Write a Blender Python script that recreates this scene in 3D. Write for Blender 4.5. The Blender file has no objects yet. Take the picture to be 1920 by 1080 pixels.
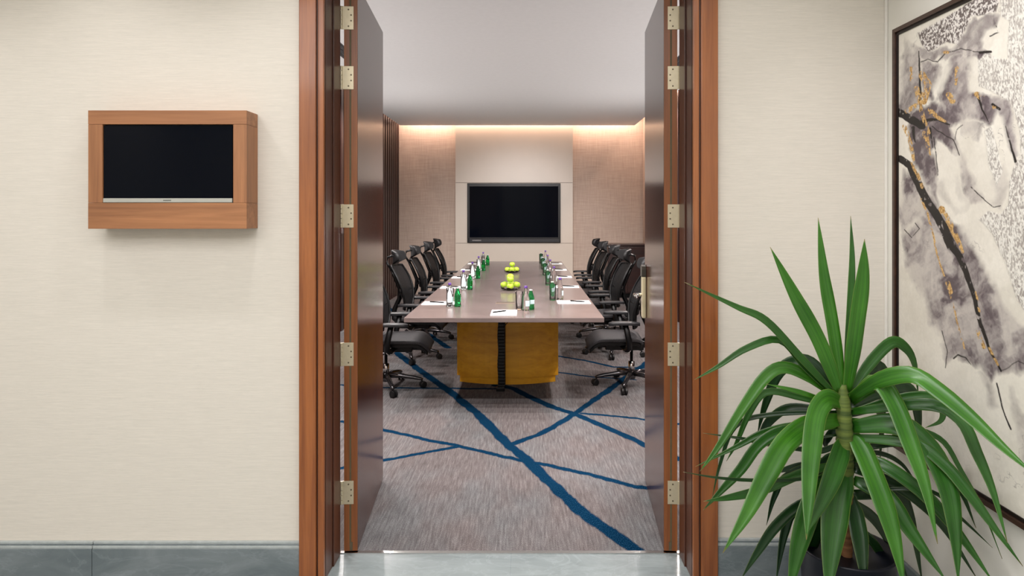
import bpy, bmesh, math, random
from mathutils import Vector, Matrix
random.seed(7)
C = bpy.context.scene.collection
SC = bpy.context.scene
PI = math.pi
F = 1240.0; VX = 985.0; VY = 400.0; H = 1.55      # focal length in pixels, vanishing point, eye height

# ------------------------------------------------------------------ camera
cam = bpy.data.cameras.new('camera'); co = bpy.data.objects.new('camera', cam); C.objects.link(co)
co.location = (0, 0, H); co.rotation_euler = (PI/2, 0, 0)
cam.sensor_width = 36; cam.lens = F/1920*36
cam.shift_x = -(VX-960)/1920; cam.shift_y = -(540-VY)/1920
cam.clip_start = 0.05; cam.clip_end = 60
SC.camera = co

# ------------------------------------------------------------------ world, lights, exposure
w = bpy.data.worlds.new('world'); SC.world = w; w.use_nodes = True
w.node_tree.nodes['Background'].inputs[0].default_value = (0.9, 0.92, 1, 1)
w.node_tree.nodes['Background'].inputs[1].default_value = 0.05
SC.view_settings.view_transform = 'Standard'; SC.view_settings.look = 'None'
SC.view_settings.exposure = 0.0; SC.view_settings.gamma = 1.0

def area(name, loc, rot, sx, sy, power, col, spread=180):
    l = bpy.data.lights.new(name, 'AREA'); l.shape = 'RECTANGLE'; l.size = sx; l.size_y = sy
    l.energy = power; l.color = col; l.spread = math.radians(spread)
    o = bpy.data.objects.new(name, l); o.location = loc; o.rotation_euler = rot; C.objects.link(o); return o
def spot(name, loc, power, col, ang=110, blend=0.5, r=0.04, aim=None):
    l = bpy.data.lights.new(name, 'SPOT'); l.energy = power; l.color = col
    l.spot_size = math.radians(ang); l.spot_blend = blend; l.shadow_soft_size = r
    o = bpy.data.objects.new(name, l); o.location = loc; C.objects.link(o)
    if aim is not None:
        o.rotation_euler = (Vector(aim)-Vector(loc)).to_track_quat('-Z', 'Y').to_euler()
    return o
HALL = (1.0, 0.98, 0.985); ROOM = (1.0, 0.95, 0.935); LED = (1.0, 0.70, 0.55)
# hallway: ceiling panels behind the photographer and downlights close to the wall
area('hall_panel_light', (-0.6, 0.3, 2.97), (0, 0, 0), 3.6, 1.6, 73, HALL)
area('hall_panel_light.001', (-1.7, -1.2, 2.97), (0, 0, 0), 4.4, 1.2, 98, HALL)
spot('painting_fill_light', (0.35, 1.75, 2.95), 52, HALL, 70, 0.9, 0.05, (1.5, 2.2, 1.5))  # added unseen spot to brighten the painting and right wall
spot('painting_fill_light.001', (0.2, 1.1, 2.95), 52, HALL, 70, 0.9, 0.05, (1.5, 1.6, 1.4))  # second added spot for the painting
for x in (-2.7, -1.75, -0.95, 1.0):
    spot('hall_downlight', (x, 2.25, 2.94), 22 if x < 0 else 10, HALL, 120, 0.9, 0.05, (x, 2.3, 0))
# meeting room: two rows of ceiling downlights along the walls, and four over the near end of the table
for y in (4.0, 5.35, 6.8, 8.2, 9.6):
    for x in (-2.12, 1.9):
        spot('room_downlight_and_fill', (x, y, 3.17), 118, ROOM, 150, 0.6, 0.04, (x, y, 0))
for x, y in ((-1.15, 4.35), (0.98, 4.35), (-0.65, 4.8), (0.55, 4.8)):
    spot('room_downlight_and_fill', (x, y, 3.17), 112, ROOM, 140, 0.6, 0.035, (x, y+0.8, 0))
for x in (-1.0, 0.7):
    spot('room_downlight_and_fill', (x, 3.45, 3.17), 135, ROOM, 130, 0.6, 0.04, (x, 5.2, 0))  # added unseen fill pair, lifts the shade below the table's near end
for x in (-0.6, 0.4):                                # added unseen spots that brighten the far panel and wall
    spot('room_downlight_and_fill', (x, 4.1, 3.15), 640, ROOM, 30, 0.8, 0.05, (x*0.6, 12.6, 0.9))
# added unseen fill lamps near the side walls, brightening the ceiling from below
for y in (4.8, 6.6, 8.5, 9.5):
    area('ceiling_fill', (-2.20, y, 1.2), (math.radians(180), math.radians(20), 0), 0.12, 0.3, 15, ROOM)
    area('ceiling_fill', (1.95, y, 1.2), (math.radians(180), math.radians(-20), 0), 0.12, 0.3, 15, ROOM)
# led strips hidden in the ceiling cove
area('cove_light', (-0.12, 12.45, 3.40), (math.radians(24), 0, 0), 4.5, 0.05, 60, LED)
area('cove_light.001', (-2.42, 7.8, 3.33), (0, 0, 0), 0.03, 9.0, 50, LED)
area('cove_light.002', (2.15, 7.8, 3.33), (0, 0, 0), 0.03, 9.0, 50, LED)

# ------------------------------------------------------------------ node helpers
def hexc(r, g, b):
    f = lambda c: (c/255/12.92 if c/255 <= 0.04045 else ((c/255+0.055)/1.055)**2.4)
    return (f(r), f(g), f(b), 1)
class NT:
    def __init__(s, name):
        s.m = bpy.data.materials.new(name); s.m.use_nodes = True; s.t = s.m.node_tree
        s.b = s.t.nodes['Principled BSDF']
    def n(s, kind, **kw):
        nd = s.t.nodes.new(kind)
        for k, v in kw.items(): setattr(nd, k, v)
        return nd
    def put(s, sock, v):
        if v is None: return
        if isinstance(v, bpy.types.NodeSocket): s.t.links.new(v, sock)
        else: sock.default_value = v
    def coord(s, scale=(1, 1, 1), kind='Object'):
        tc = s.n('ShaderNodeTexCoord'); mp = s.n('ShaderNodeMapping'); mp.inputs['Scale'].default_value = scale
        s.t.links.new(tc.outputs[kind], mp.inputs[0]); return mp.outputs[0]
    def noise(s, vec, scale=5, detail=4, rough=0.55, dist=0.0, col=False):
        nd = s.n('ShaderNodeTexNoise'); s.put(nd.inputs['Vector'], vec)
        nd.inputs['Scale'].default_value = scale; nd.inputs['Detail'].default_value = detail
        nd.inputs['Roughness'].default_value = rough; nd.inputs['Distortion'].default_value = dist
        return nd.outputs['Color' if col else 'Fac']
    def ramp(s, fac, stops):
        nd = s.n('ShaderNodeValToRGB'); s.put(nd.inputs[0], fac); e = nd.color_ramp.elements
        while len(e) < len(stops): e.new(0.5)
        for i, (p, c) in enumerate(stops): e[i].position = p; e[i].color = c
        return nd.outputs[0]
    def mix(s, fac, a, b, mode='MIX'):
        nd = s.n('ShaderNodeMix', data_type='RGBA', blend_type=mode); nd.clamp_factor = True
        s.put(nd.inputs[0], fac); s.put(nd.inputs[6], a); s.put(nd.inputs[7], b); return nd.outputs[2]
    def math(s, op, a, b=0.0, c=None, clamp=False):
        nd = s.n('ShaderNodeMath', operation=op, use_clamp=clamp)
        s.put(nd.inputs[0], a); s.put(nd.inputs[1], b)
        if c is not None: s.put(nd.inputs[2], c)
        return nd.outputs[0]
    def vmath(s, op, a, b=None, sc=None):
        nd = s.n('ShaderNodeVectorMath', operation=op); s.put(nd.inputs[0], a)
        if b is not None: s.put(nd.inputs[1], b)
        if sc is not None: s.put(nd.inputs['Scale'], sc)
        return nd.outputs[1 if op in ('DOT_PRODUCT', 'LENGTH') else 0]
    def bump(s, h, strength=0.3, dist=0.01):
        nd = s.n('ShaderNodeBump'); nd.inputs['Strength'].default_value = strength; nd.inputs['Distance'].default_value = dist
        s.put(nd.inputs['Height'], h); s.put(s.b.inputs['Normal'], nd.outputs[0])
    def set(s, **kw):
        names = dict(color='Base Color', rough='Roughness', metal='Metallic', spec='Specular IOR Level', trans='Transmission Weight',
                     ior='IOR', coat='Coat Weight', coatr='Coat Roughness', alpha='Alpha', sheen='Sheen Weight', emit='Emission Color', estr='Emission Strength', sub='Subsurface Weight')
        for k, v in kw.items(): s.put(s.b.inputs[names[k]], v)
        return s.m

def plain(name, col, rough=0.5, vary=0.12, scale=30, **kw):
    k = NT(name); f = k.noise(k.coord(), scale, 3)
    dark = tuple(c*(1-vary) for c in col[:3])+(1,); lite = tuple(min(1, c*(1+vary)) for c in col[:3])+(1,)
    k.set(color=k.ramp(f, [(0.3, dark), (0.7, lite)]), rough=rough, **kw); return k.m
def wood(name, c1, c2, axis='Z', rough=0.3, coat=0.3, scale=1.0, spec=0.5):
    k = NT(name); st = {'X': (1.2, 26, 26), 'Y': (26, 1.2, 26), 'Z': (26, 26, 1.2)}[axis]
    st = tuple(a*scale for a in st)
    f = k.noise(k.coord(st), 1.0, 6, 0.6, 0.6); g = k.noise(k.coord(tuple(a*6 for a in st)), 1.0, 3)
    lo = k.noise(k.coord(), 2.2, 2)
    a = k.math('ADD', k.math('MULTIPLY', f, 0.7), k.math('ADD', k.math('MULTIPLY', g, 0.15), k.math('MULTIPLY', lo, 0.2)))
    k.set(color=k.ramp(a, [(0.36, c1), (0.68, c2)]), rough=rough, coat=coat, coatr=0.12, spec=spec); return k.m

# distance-to-segment mask used for the carpet lines and the painting
def seg_group():
    g = bpy.data.node_groups.new('segment_mask', 'ShaderNodeTree')
    for nm, tp in (('P', 'NodeSocketVector'), ('A', 'NodeSocketVector'), ('D', 'NodeSocketVector'), ('Inv', 'NodeSocketFloat'),
                   ('W1', 'NodeSocketFloat'), ('W2', 'NodeSocketFloat'), ('Soft', 'NodeSocketFloat')):
        g.interface.new_socket(nm, in_out='INPUT', socket_type=tp)
    g.interface.new_socket('Mask', in_out='OUTPUT', socket_type='NodeSocketFloat')
    i = g.nodes.new('NodeGroupInput'); o = g.nodes.new('NodeGroupOutput'); L = g.links.new
    def vm(op, a, b):
        n = g.nodes.new('ShaderNodeVectorMath'); n.operation = op; L(a, n.inputs[0])
        if b is not None: L(b, n.inputs['Scale' if op == 'SCALE' else 1])
        return n.outputs[1 if op in ('DOT_PRODUCT', 'LENGTH') else 0]
    def mm(op, a, b, clamp=False):
        n = g.nodes.new('ShaderNodeMath'); n.operation = op; n.use_clamp = clamp; L(a, n.inputs[0])
        if isinstance(b, (int, float)): n.inputs[1].default_value = b
        else: L(b, n.inputs[1])
        return n.outputs[0]
    pa = vm('SUBTRACT', i.outputs['P'], i.outputs['A'])
    t = mm('MULTIPLY', vm('DOT_PRODUCT', pa, i.outputs['D']), i.outputs['Inv'], True)
    d = vm('LENGTH', vm('SUBTRACT', pa, vm('SCALE', i.outputs['D'], t)), None)
    wd = mm('ADD', i.outputs['W1'], mm('MULTIPLY', mm('SUBTRACT', i.outputs['W2'], i.outputs['W1']), t))
    q = mm('DIVIDE', mm('SUBTRACT', wd, d), i.outputs['Soft'])
    r = mm('ADD', mm('MULTIPLY', q, 0.5), 0.5, True)
    L(r, o.inputs[0]); return g
SEG = seg_group()
def segs(k, P, lst, soft):
    out = None
    for (a, b, w1, w2) in lst:
        nd = k.n('ShaderNodeGroup'); nd.node_tree = SEG
        k.put(nd.inputs['P'], P); nd.inputs['A'].default_value = a
        d = tuple(b[j]-a[j] for j in range(3)); nd.inputs['D'].default_value = d
        nd.inputs['Inv'].default_value = 1.0/max(1e-6, sum(q*q for q in d))
        nd.inputs['W1'].default_value = w1; nd.inputs['W2'].default_value = w2; nd.inputs['Soft'].default_value = soft
        out = nd.outputs[0] if out is None else k.math('MAXIMUM', out, nd.outputs[0])
    return out
def poly(pts, w1, w2=None):
    w2 = w1 if w2 is None else w2; n = len(pts)-1
    return [(pts[i], pts[i+1], w1+(w2-w1)*i/n, w1+(w2-w1)*(i+1)/n) for i in range(n)]

# ------------------------------------------------------------------ materials
M = {}
k = NT('hall_wallpaper')
f = k.noise(k.coord((9, 9, 260)), 1.0, 4, 0.6); g = k.noise(k.coord((30, 30, 700)), 1.0, 2); h = k.noise(k.coord(), 1.3, 2)
a = k.math('ADD', k.math('MULTIPLY', f, 0.6), k.math('MULTIPLY', g, 0.4))
k.set(color=k.ramp(a, [(0.32, hexc(211, 205, 194)), (0.68, hexc(226, 219, 208))]), rough=0.75, spec=0.25); k.bump(a, 0.25, 0.002); M['hallwall'] = k.m
M['artwall'] = plain('cream_paint', hexc(228, 225, 216), 0.6, 0.02, 8)
k = NT('woven_wall_fabric')
f = k.noise(k.coord((4, 4, 90)), 1.0, 3); g = k.noise(k.coord((60, 60, 3)), 1.0, 3)
a = k.math('ADD', k.math('MULTIPLY', f, 0.5), k.math('MULTIPLY', g, 0.5))
k.set(color=k.ramp(a, [(0.36, hexc(168, 150, 138)), (0.64, hexc(186, 169, 156))]), rough=0.8, spec=0.2); k.bump(a, 0.3, 0.004); M['fabricwall'] = k.m
M['panel'] = plain('pale_lacquer_panel', hexc(196, 184, 170), 0.35, 0.02, 3)
M['seam'] = plain('panel_seam', hexc(120, 108, 98), 0.6)
M['ceiling'] = plain('grey_ceiling_paint', hexc(212, 213, 212), 0.6, 0.02, 20)
M['white'] = plain('white_paint', hexc(226, 222, 214), 0.6, 0.02)
M['woodtrim'] = wood('cherry_wood', hexc(118, 62, 26), hexc(168, 100, 50), 'Z', 0.32, 0.35)
M['woodtrimx'] = wood('cherry_wood_horizontal', hexc(118, 62, 26), hexc(168, 100, 50), 'X', 0.32, 0.35)
M['jamb'] = wood('dark_jamb_wood', hexc(60, 32, 20), hexc(90, 50, 32), 'Z', 0.38, 0.15)
M['doorface'] = wood('mahogany_veneer', hexc(44, 20, 14), hexc(80, 42, 26), 'Z', 0.17, 0.0)
M['dooredge'] = wood('door_edge_wood', hexc(112, 60, 26), hexc(158, 94, 46), 'Z', 0.4, 0.1)
M['seal'] = plain('olive_seal', hexc(96, 84, 58), 0.6)
M['darkgap'] = plain('dark_recess', hexc(16, 11, 9), 0.7)
M['hinge'] = plain('satin_nickel', hexc(212, 200, 172), 0.42, 0.04, 60, metal=0.55)
M['screw'] = plain('screw_head', hexc(110, 98, 78), 0.5, metal=0.5)
M['brass'] = plain('pale_brass', hexc(232, 220, 184), 0.3, 0.03, metal=0.6)
M['chrome'] = plain('polished_metal', hexc(210, 208, 206), 0.12, 0.02, metal=1.0)
M['boxwood'] = wood('walnut_box_horizontal', hexc(128, 82, 50), hexc(176, 120, 78), 'X', 0.45, 0.05)
M['boxwoodv'] = wood('walnut_box_vertical', hexc(128, 82, 50), hexc(176, 120, 78), 'Z', 0.45, 0.05)
M['slat'] = wood('slat_wood', hexc(30, 13, 10), hexc(58, 28, 21), 'Z', 0.4, 0.1)
M['slatback'] = plain('slat_backing', hexc(20, 10, 8), 0.7)
M['credenza'] = wood('dark_credenza_wood', hexc(26, 10, 8), hexc(50, 22, 16), 'X', 0.4, 0.2)
M['base'] = wood('golden_oak_veneer', hexc(206, 142, 16), hexc(236, 174, 40), 'X', 0.45, 0.15, 0.8)
M['plastic'] = plain('black_plastic', hexc(9, 9, 10), 0.4, 0.1, spec=0.3)
M['armpad'] = plain('black_arm_pad', hexc(30, 30, 32), 0.42, 0.1)
M['caster'] = plain('caster_plastic', hexc(14, 14, 15), 0.45, 0.1)
M['leather'] = plain('black_pad', hexc(22, 21, 22), 0.5, 0.12, 60, spec=0.4)
M['paper'] = plain('white_paper', hexc(244, 242, 240), 0.7, 0.01)
M['pen'] = plain('pen_black', hexc(10, 10, 12), 0.5, spec=0.2)
M['purple'] = plain('purple_cap', hexc(92, 58, 140), 0.35)
M['silver'] = plain('silver_cap', hexc(200, 205, 200), 0.3, metal=0.6)
M['label'] = plain('bottle_label', hexc(196, 218, 222), 0.5)
M['pot'] = plain('navy_pot_glaze', hexc(5, 7, 20), 0.4, spec=0.3)
M['soil'] = plain('dark_soil', hexc(30, 22, 17), 0.9, 0.4)
M['frame'] = wood('dark_picture_frame', hexc(44, 26, 18), hexc(74, 48, 36), 'Y', 0.35, 0.2)
M['frameinner'] = plain('black_frame_rebate', hexc(22, 10, 8), 0.4)
M['black'] = plain('gloss_black', hexc(5, 5, 6), 0.35, spec=0.25)
M['tvgrey'] = plain('dark_grey_bezel', hexc(30, 29, 31), 0.4, spec=0.3)
M['mark'] = plain('grey_badge', hexc(130, 126, 124), 0.4)
M['markdark'] = plain('dark_badge', hexc(88, 92, 84), 0.4)
k = NT('screen_glass'); k.set(color=(0.002, 0.003, 0.006, 1), rough=0.08, spec=0.06); M['screen'] = k.m
def glass(name, col, ior=1.45, rough=0.0):
    k = NT(name); k.set(color=col, rough=rough, trans=1.0, ior=ior); return k.m
M['glass'] = glass('clear_glass', (0.96, 0.98, 0.98, 1), 1.45)
M['water'] = glass('clear_water_bottle', (0.93, 0.96, 0.97, 1), 1.36)
M['green'] = glass('green_bottle_glass', (0.03, 0.46, 0.13, 1), 1.4)

# table top: brown grey veneer with a soft sheen
k = NT('taupe_veneer'); f = k.noise(k.coord((3, 26, 26)), 1.0, 5, 0.6, 0.8); g = k.noise(k.coord(), 3, 2)
a = k.math('ADD', k.math('MULTIPLY', f, 0.7), k.math('MULTIPLY', g, 0.3))
k.set(color=k.ramp(a, [(0.3, hexc(98, 86, 83)), (0.7, hexc(128, 113, 110))]), rough=0.24, coat=0.25, coatr=0.15); M['table'] = k.m

# grey marble
def marble(name, c1, c2, joints=None):
    k = NT(name); f = k.noise(k.coord((1.2, 3, 3)), 1.6, 8, 0.62, 1.6); v = k.noise(k.coord((1, 2.2, 2.2)), 2.6, 6, 0.6, 2.6)
    vein = k.ramp(v, [(0.47, (0, 0, 0, 1)), (0.5, (1, 1, 1, 1)), (0.53, (0, 0, 0, 1))])
    c = k.mix(k.math('MULTIPLY', vein, 0.22), k.ramp(f, [(0.3, c1), (0.7, c2)]), tuple(min(1, q*1.35) for q in c2[:3])+(1,))
    k.set(color=c, rough=0.22, coat=0.2); return k
M['marblefloor'] = marble('pale_grey_marble', hexc(114, 123, 124), hexc(140, 149, 149)).m
M['marblebase'] = marble('blue_grey_marble', hexc(98, 108, 112), hexc(130, 138, 141)).m
M['marblelip'] = plain('pale_marble_lip', hexc(172, 178, 178), 0.3)

# carpet
def fl(x, y):
    d = H*F/(y-VY); return ((x-VX)*d/F, d, 0.0)
k = NT('carpet'); co_ = k.n('ShaderNodeTexCoord').outputs['Object']
nz = k.noise(k.coord((14, 5, 1)), 1.0, 4, 0.6, col=True)
P = k.vmath('ADD', co_, k.vmath('SCALE', k.vmath('SUBTRACT', nz, (0.5, 0.5, 0.5)), sc=0.05))
P = k.vmath('MULTIPLY', P, (1, 1, 0))
lines = []
lines += poly([fl(*p) for p in ((700, 640), (735, 655), (768, 680), (788, 695), (844, 734), (892, 773), (955, 836), (984, 858), (1029, 902), (1092, 961), (1205, 1042))], 0.042, 0.040)
lines += poly([fl(*p) for p in ((640, 790), (720, 806), (795, 823), (862, 837), (966, 861), (1036, 874), (1103, 889), (1173, 908), (1218, 917), (1290, 930))], 0.024, 0.024)
lines += poly([fl(*p) for p in ((640, 878), (720, 863), (788, 850), (862, 837))], 0.022)
lines += poly([fl(*p) for p in ((962, 832), (1010, 815), (1047, 795), (1077, 776), (1103, 758), (1136, 735), (1180, 703), (1230, 668))], 0.028, 0.034)
lines += poly([fl(*p) for p in ((930, 722), (962, 728), (995, 745), (1036, 763), (1077, 776), (1121, 795), (1173, 817), (1215, 838), (1275, 862))], 0.042, 0.03)
lines += poly([fl(*p) for p in ((1092, 775), (1151, 780), (1215, 787), (1275, 795))], 0.022)
lines += poly([fl(*p) for p in ((640, 722), (720, 727), (935, 729))], 0.022)
lines += poly([fl(*p) for p in ((1000, 660), (1097, 676), (1150, 688), (1215, 690))], 0.025)
lines += poly([fl(*p) for p in ((1048, 698), (1112, 707), (1190, 712))], 0.02)
lines += poly([fl(*p) for p in ((700, 560), (765, 600), (840, 652))], 0.04)
LM = segs(k, P, lines, 0.006)
st = k.noise(k.coord((90, 6.5, 1)), 1.0, 5, 0.7); fine = k.noise(k.coord((380, 110, 1)), 1.0, 4, 0.75); big = k.noise(k.coord((2.4, 1.1, 1)), 1.0, 3)
pat = k.noise(k.coord((1.6, 0.9, 1)), 1.6, 2)
a = k.math('ADD', k.math('MULTIPLY', st, 0.45), k.math('MULTIPLY', fine, 0.55))
base = k.ramp(a, [(0.34, hexc(68, 62, 61)), (0.5, hexc(101, 94, 93)), (0.66, hexc(138, 131, 130))])
base = k.mix(k.ramp(big, [(0.42, (0, 0, 0, 1)), (0.62, (0.55, 0.55, 0.55, 1))]), base, k.ramp(a, [(0.36, hexc(62, 64, 66)), (0.64, hexc(132, 136, 138))]))
blue = k.ramp(fine, [(0.34, hexc(2, 18, 32)), (0.54, hexc(8, 42, 68)), (0.74, hexc(66, 112, 142))])
k.set(color=k.mix(LM, base, blue), rough=1.0, spec=0.0)
k.bump(k.math('ADD', fine, k.math('MULTIPLY', st, 0.5)), 0.5, 0.006); M['carpet'] = k.m

# mesh fabric on the chairs: see-through weave
k = NT('black_mesh_fabric'); cc = k.coord((1, 1, 1))
wv = k.n('ShaderNodeTexChecker'); k.put(wv.inputs['Vector'], cc); wv.inputs['Scale'].default_value = 420
k.set(color=hexc(18, 17, 18), rough=0.6, spec=0.3)
tr = k.n('ShaderNodeBsdfTransparent'); mx = k.n('ShaderNodeMixShader'); k.put(mx.inputs[0], k.math('MULTIPLY', wv.outputs['Fac'], 0.35))
k.t.links.new(k.b.outputs[0], mx.inputs[1]); k.t.links.new(tr.outputs[0], mx.inputs[2])
k.t.links.new(mx.outputs[0], k.t.nodes['Material Output'].inputs[0]); M['mesh'] = k.m
k = NT('seat_mesh'); f = k.noise(k.coord(), 260, 2); k.set(color=k.ramp(f, [(0.35, hexc(26, 25, 27)), (0.7, hexc(62, 60, 62))]), rough=0.6, spec=0.3); M['seatmesh'] = k.m

# leaves: coordinates run across (u) and along (v) each leaf
def leafmat(name, lo, hi):
    k = NT(name); uv = k.n('ShaderNodeTexCoord').outputs['UV']
    mp = k.n('ShaderNodeMapping'); mp.inputs['Scale'].default_value = (16, 0.8, 1); k.put(mp.inputs[0], uv)
    f = k.noise(mp.outputs[0], 1.0, 3, 0.6); g = k.noise(k.coord(), 7, 2)
    a = k.math('ADD', k.math('MULTIPLY', f, 0.6), k.math('MULTIPLY', g, 0.4))
    c = k.ramp(a, [(0.34, lo), (0.66, hi)])
    sx = k.n('ShaderNodeSeparateXYZ'); k.put(sx.inputs[0], uv)
    edge = k.math('ABSOLUTE', k.math('SUBTRACT', sx.outputs[0], 0.5))
    c = k.mix(k.math('MULTIPLY', k.math('GREATER_THAN', edge, 0.475), 0.4), c, hexc(140, 160, 70))
    tip = k.n('ShaderNodeMapRange'); k.put(tip.inputs[0], sx.outputs[1]); tip.inputs[1].default_value = 0.965; tip.inputs[2].default_value = 1.0
    c = k.mix(tip.outputs[0], c, hexc(150, 128, 84))
    k.set(color=c, rough=0.36, coat=0.15, coatr=0.25)
    tl = k.n('ShaderNodeBsdfTranslucent'); k.put(tl.inputs[0], k.mix(0.5, c, hexc(90, 150, 30)))
    mx = k.n('ShaderNodeMixShader'); mx.inputs[0].default_value = 0.22
    k.t.links.new(k.b.outputs[0], mx.inputs[1]); k.t.links.new(tl.outputs[0], mx.inputs[2])
    k.t.links.new(mx.outputs[0], k.t.nodes['Material Output'].inputs[0]); return k.m
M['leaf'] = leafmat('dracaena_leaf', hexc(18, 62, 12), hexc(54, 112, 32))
M['leafpale'] = leafmat('dracaena_pale_leaf', hexc(28, 82, 10), hexc(70, 132, 32))  # brighter green, mostly on leaves reaching forward
M['leafdark'] = leafmat('dracaena_dark_leaf', hexc(10, 36, 12), hexc(30, 72, 26))  # darker green, mostly on leaves reaching back
k = NT('plant_stem'); f = k.noise(k.coord((2, 2, 30)), 2, 4); g = k.n('ShaderNodeTexCoord').outputs['Generated']; sx = k.n('ShaderNodeSeparateXYZ'); k.put(sx.inputs[0], g)
gr = k.ramp(f, [(0.35, hexc(44, 66, 18)), (0.65, hexc(104, 118, 48))]); br = k.ramp(f, [(0.35, hexc(96, 62, 38)), (0.65, hexc(156, 110, 72))])
k.set(color=k.mix(k.ramp(sx.outputs[2], [(0.30, (1, 1, 1, 1)), (0.42, (0, 0, 0, 1))]), gr, br), rough=0.7); M['stem'] = k.m
k = NT('green_apple_skin'); f = k.noise(k.coord(), 14, 3); k.set(color=k.ramp(f, [(0.3, hexc(140, 178, 30)), (0.7, hexc(196, 214, 74))]), rough=0.25, coat=0.4, sub=0.05); M['apple'] = k.m
M['applestem'] = plain('apple_stem', hexc(70, 54, 30), 0.7)

# the abstract painting: cream ground, mauve ink washes, black and gold veins, embossed areas.
# the pattern is computed over a fine grid on the canvas and read by the material as colour attributes
import numpy as np
AX = 1.50                                             # plane of the canvas on the right wall
def vnoise(u, v, seed):
    rs = np.random.RandomState(seed); T = rs.rand(128, 128)
    iu = np.floor(u).astype(int); iv = np.floor(v).astype(int); fu = u-iu; fv = v-iv
    fu = fu*fu*fu*(fu*(fu*6-15)+10); fv = fv*fv*fv*(fv*(fv*6-15)+10)
    g = lambda i, j: T[i % 128, j % 128]
    return (g(iu, iv)*(1-fu)+g(iu+1, iv)*fu)*(1-fv)+(g(iu, iv+1)*(1-fu)+g(iu+1, iv+1)*fu)*fv
def fbm(u, v, seed, octs=4, gain=0.5):
    o = np.zeros_like(u); a_ = 1.0; tot = 0
    for q in range(octs):
        o += a_*vnoise(u*2**q+17.3*q, v*2**q+5.1*q, seed+q); tot += a_; a_ *= gain
    return o/tot
def lin(c): return np.array(hexc(*c)[:3])
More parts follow.
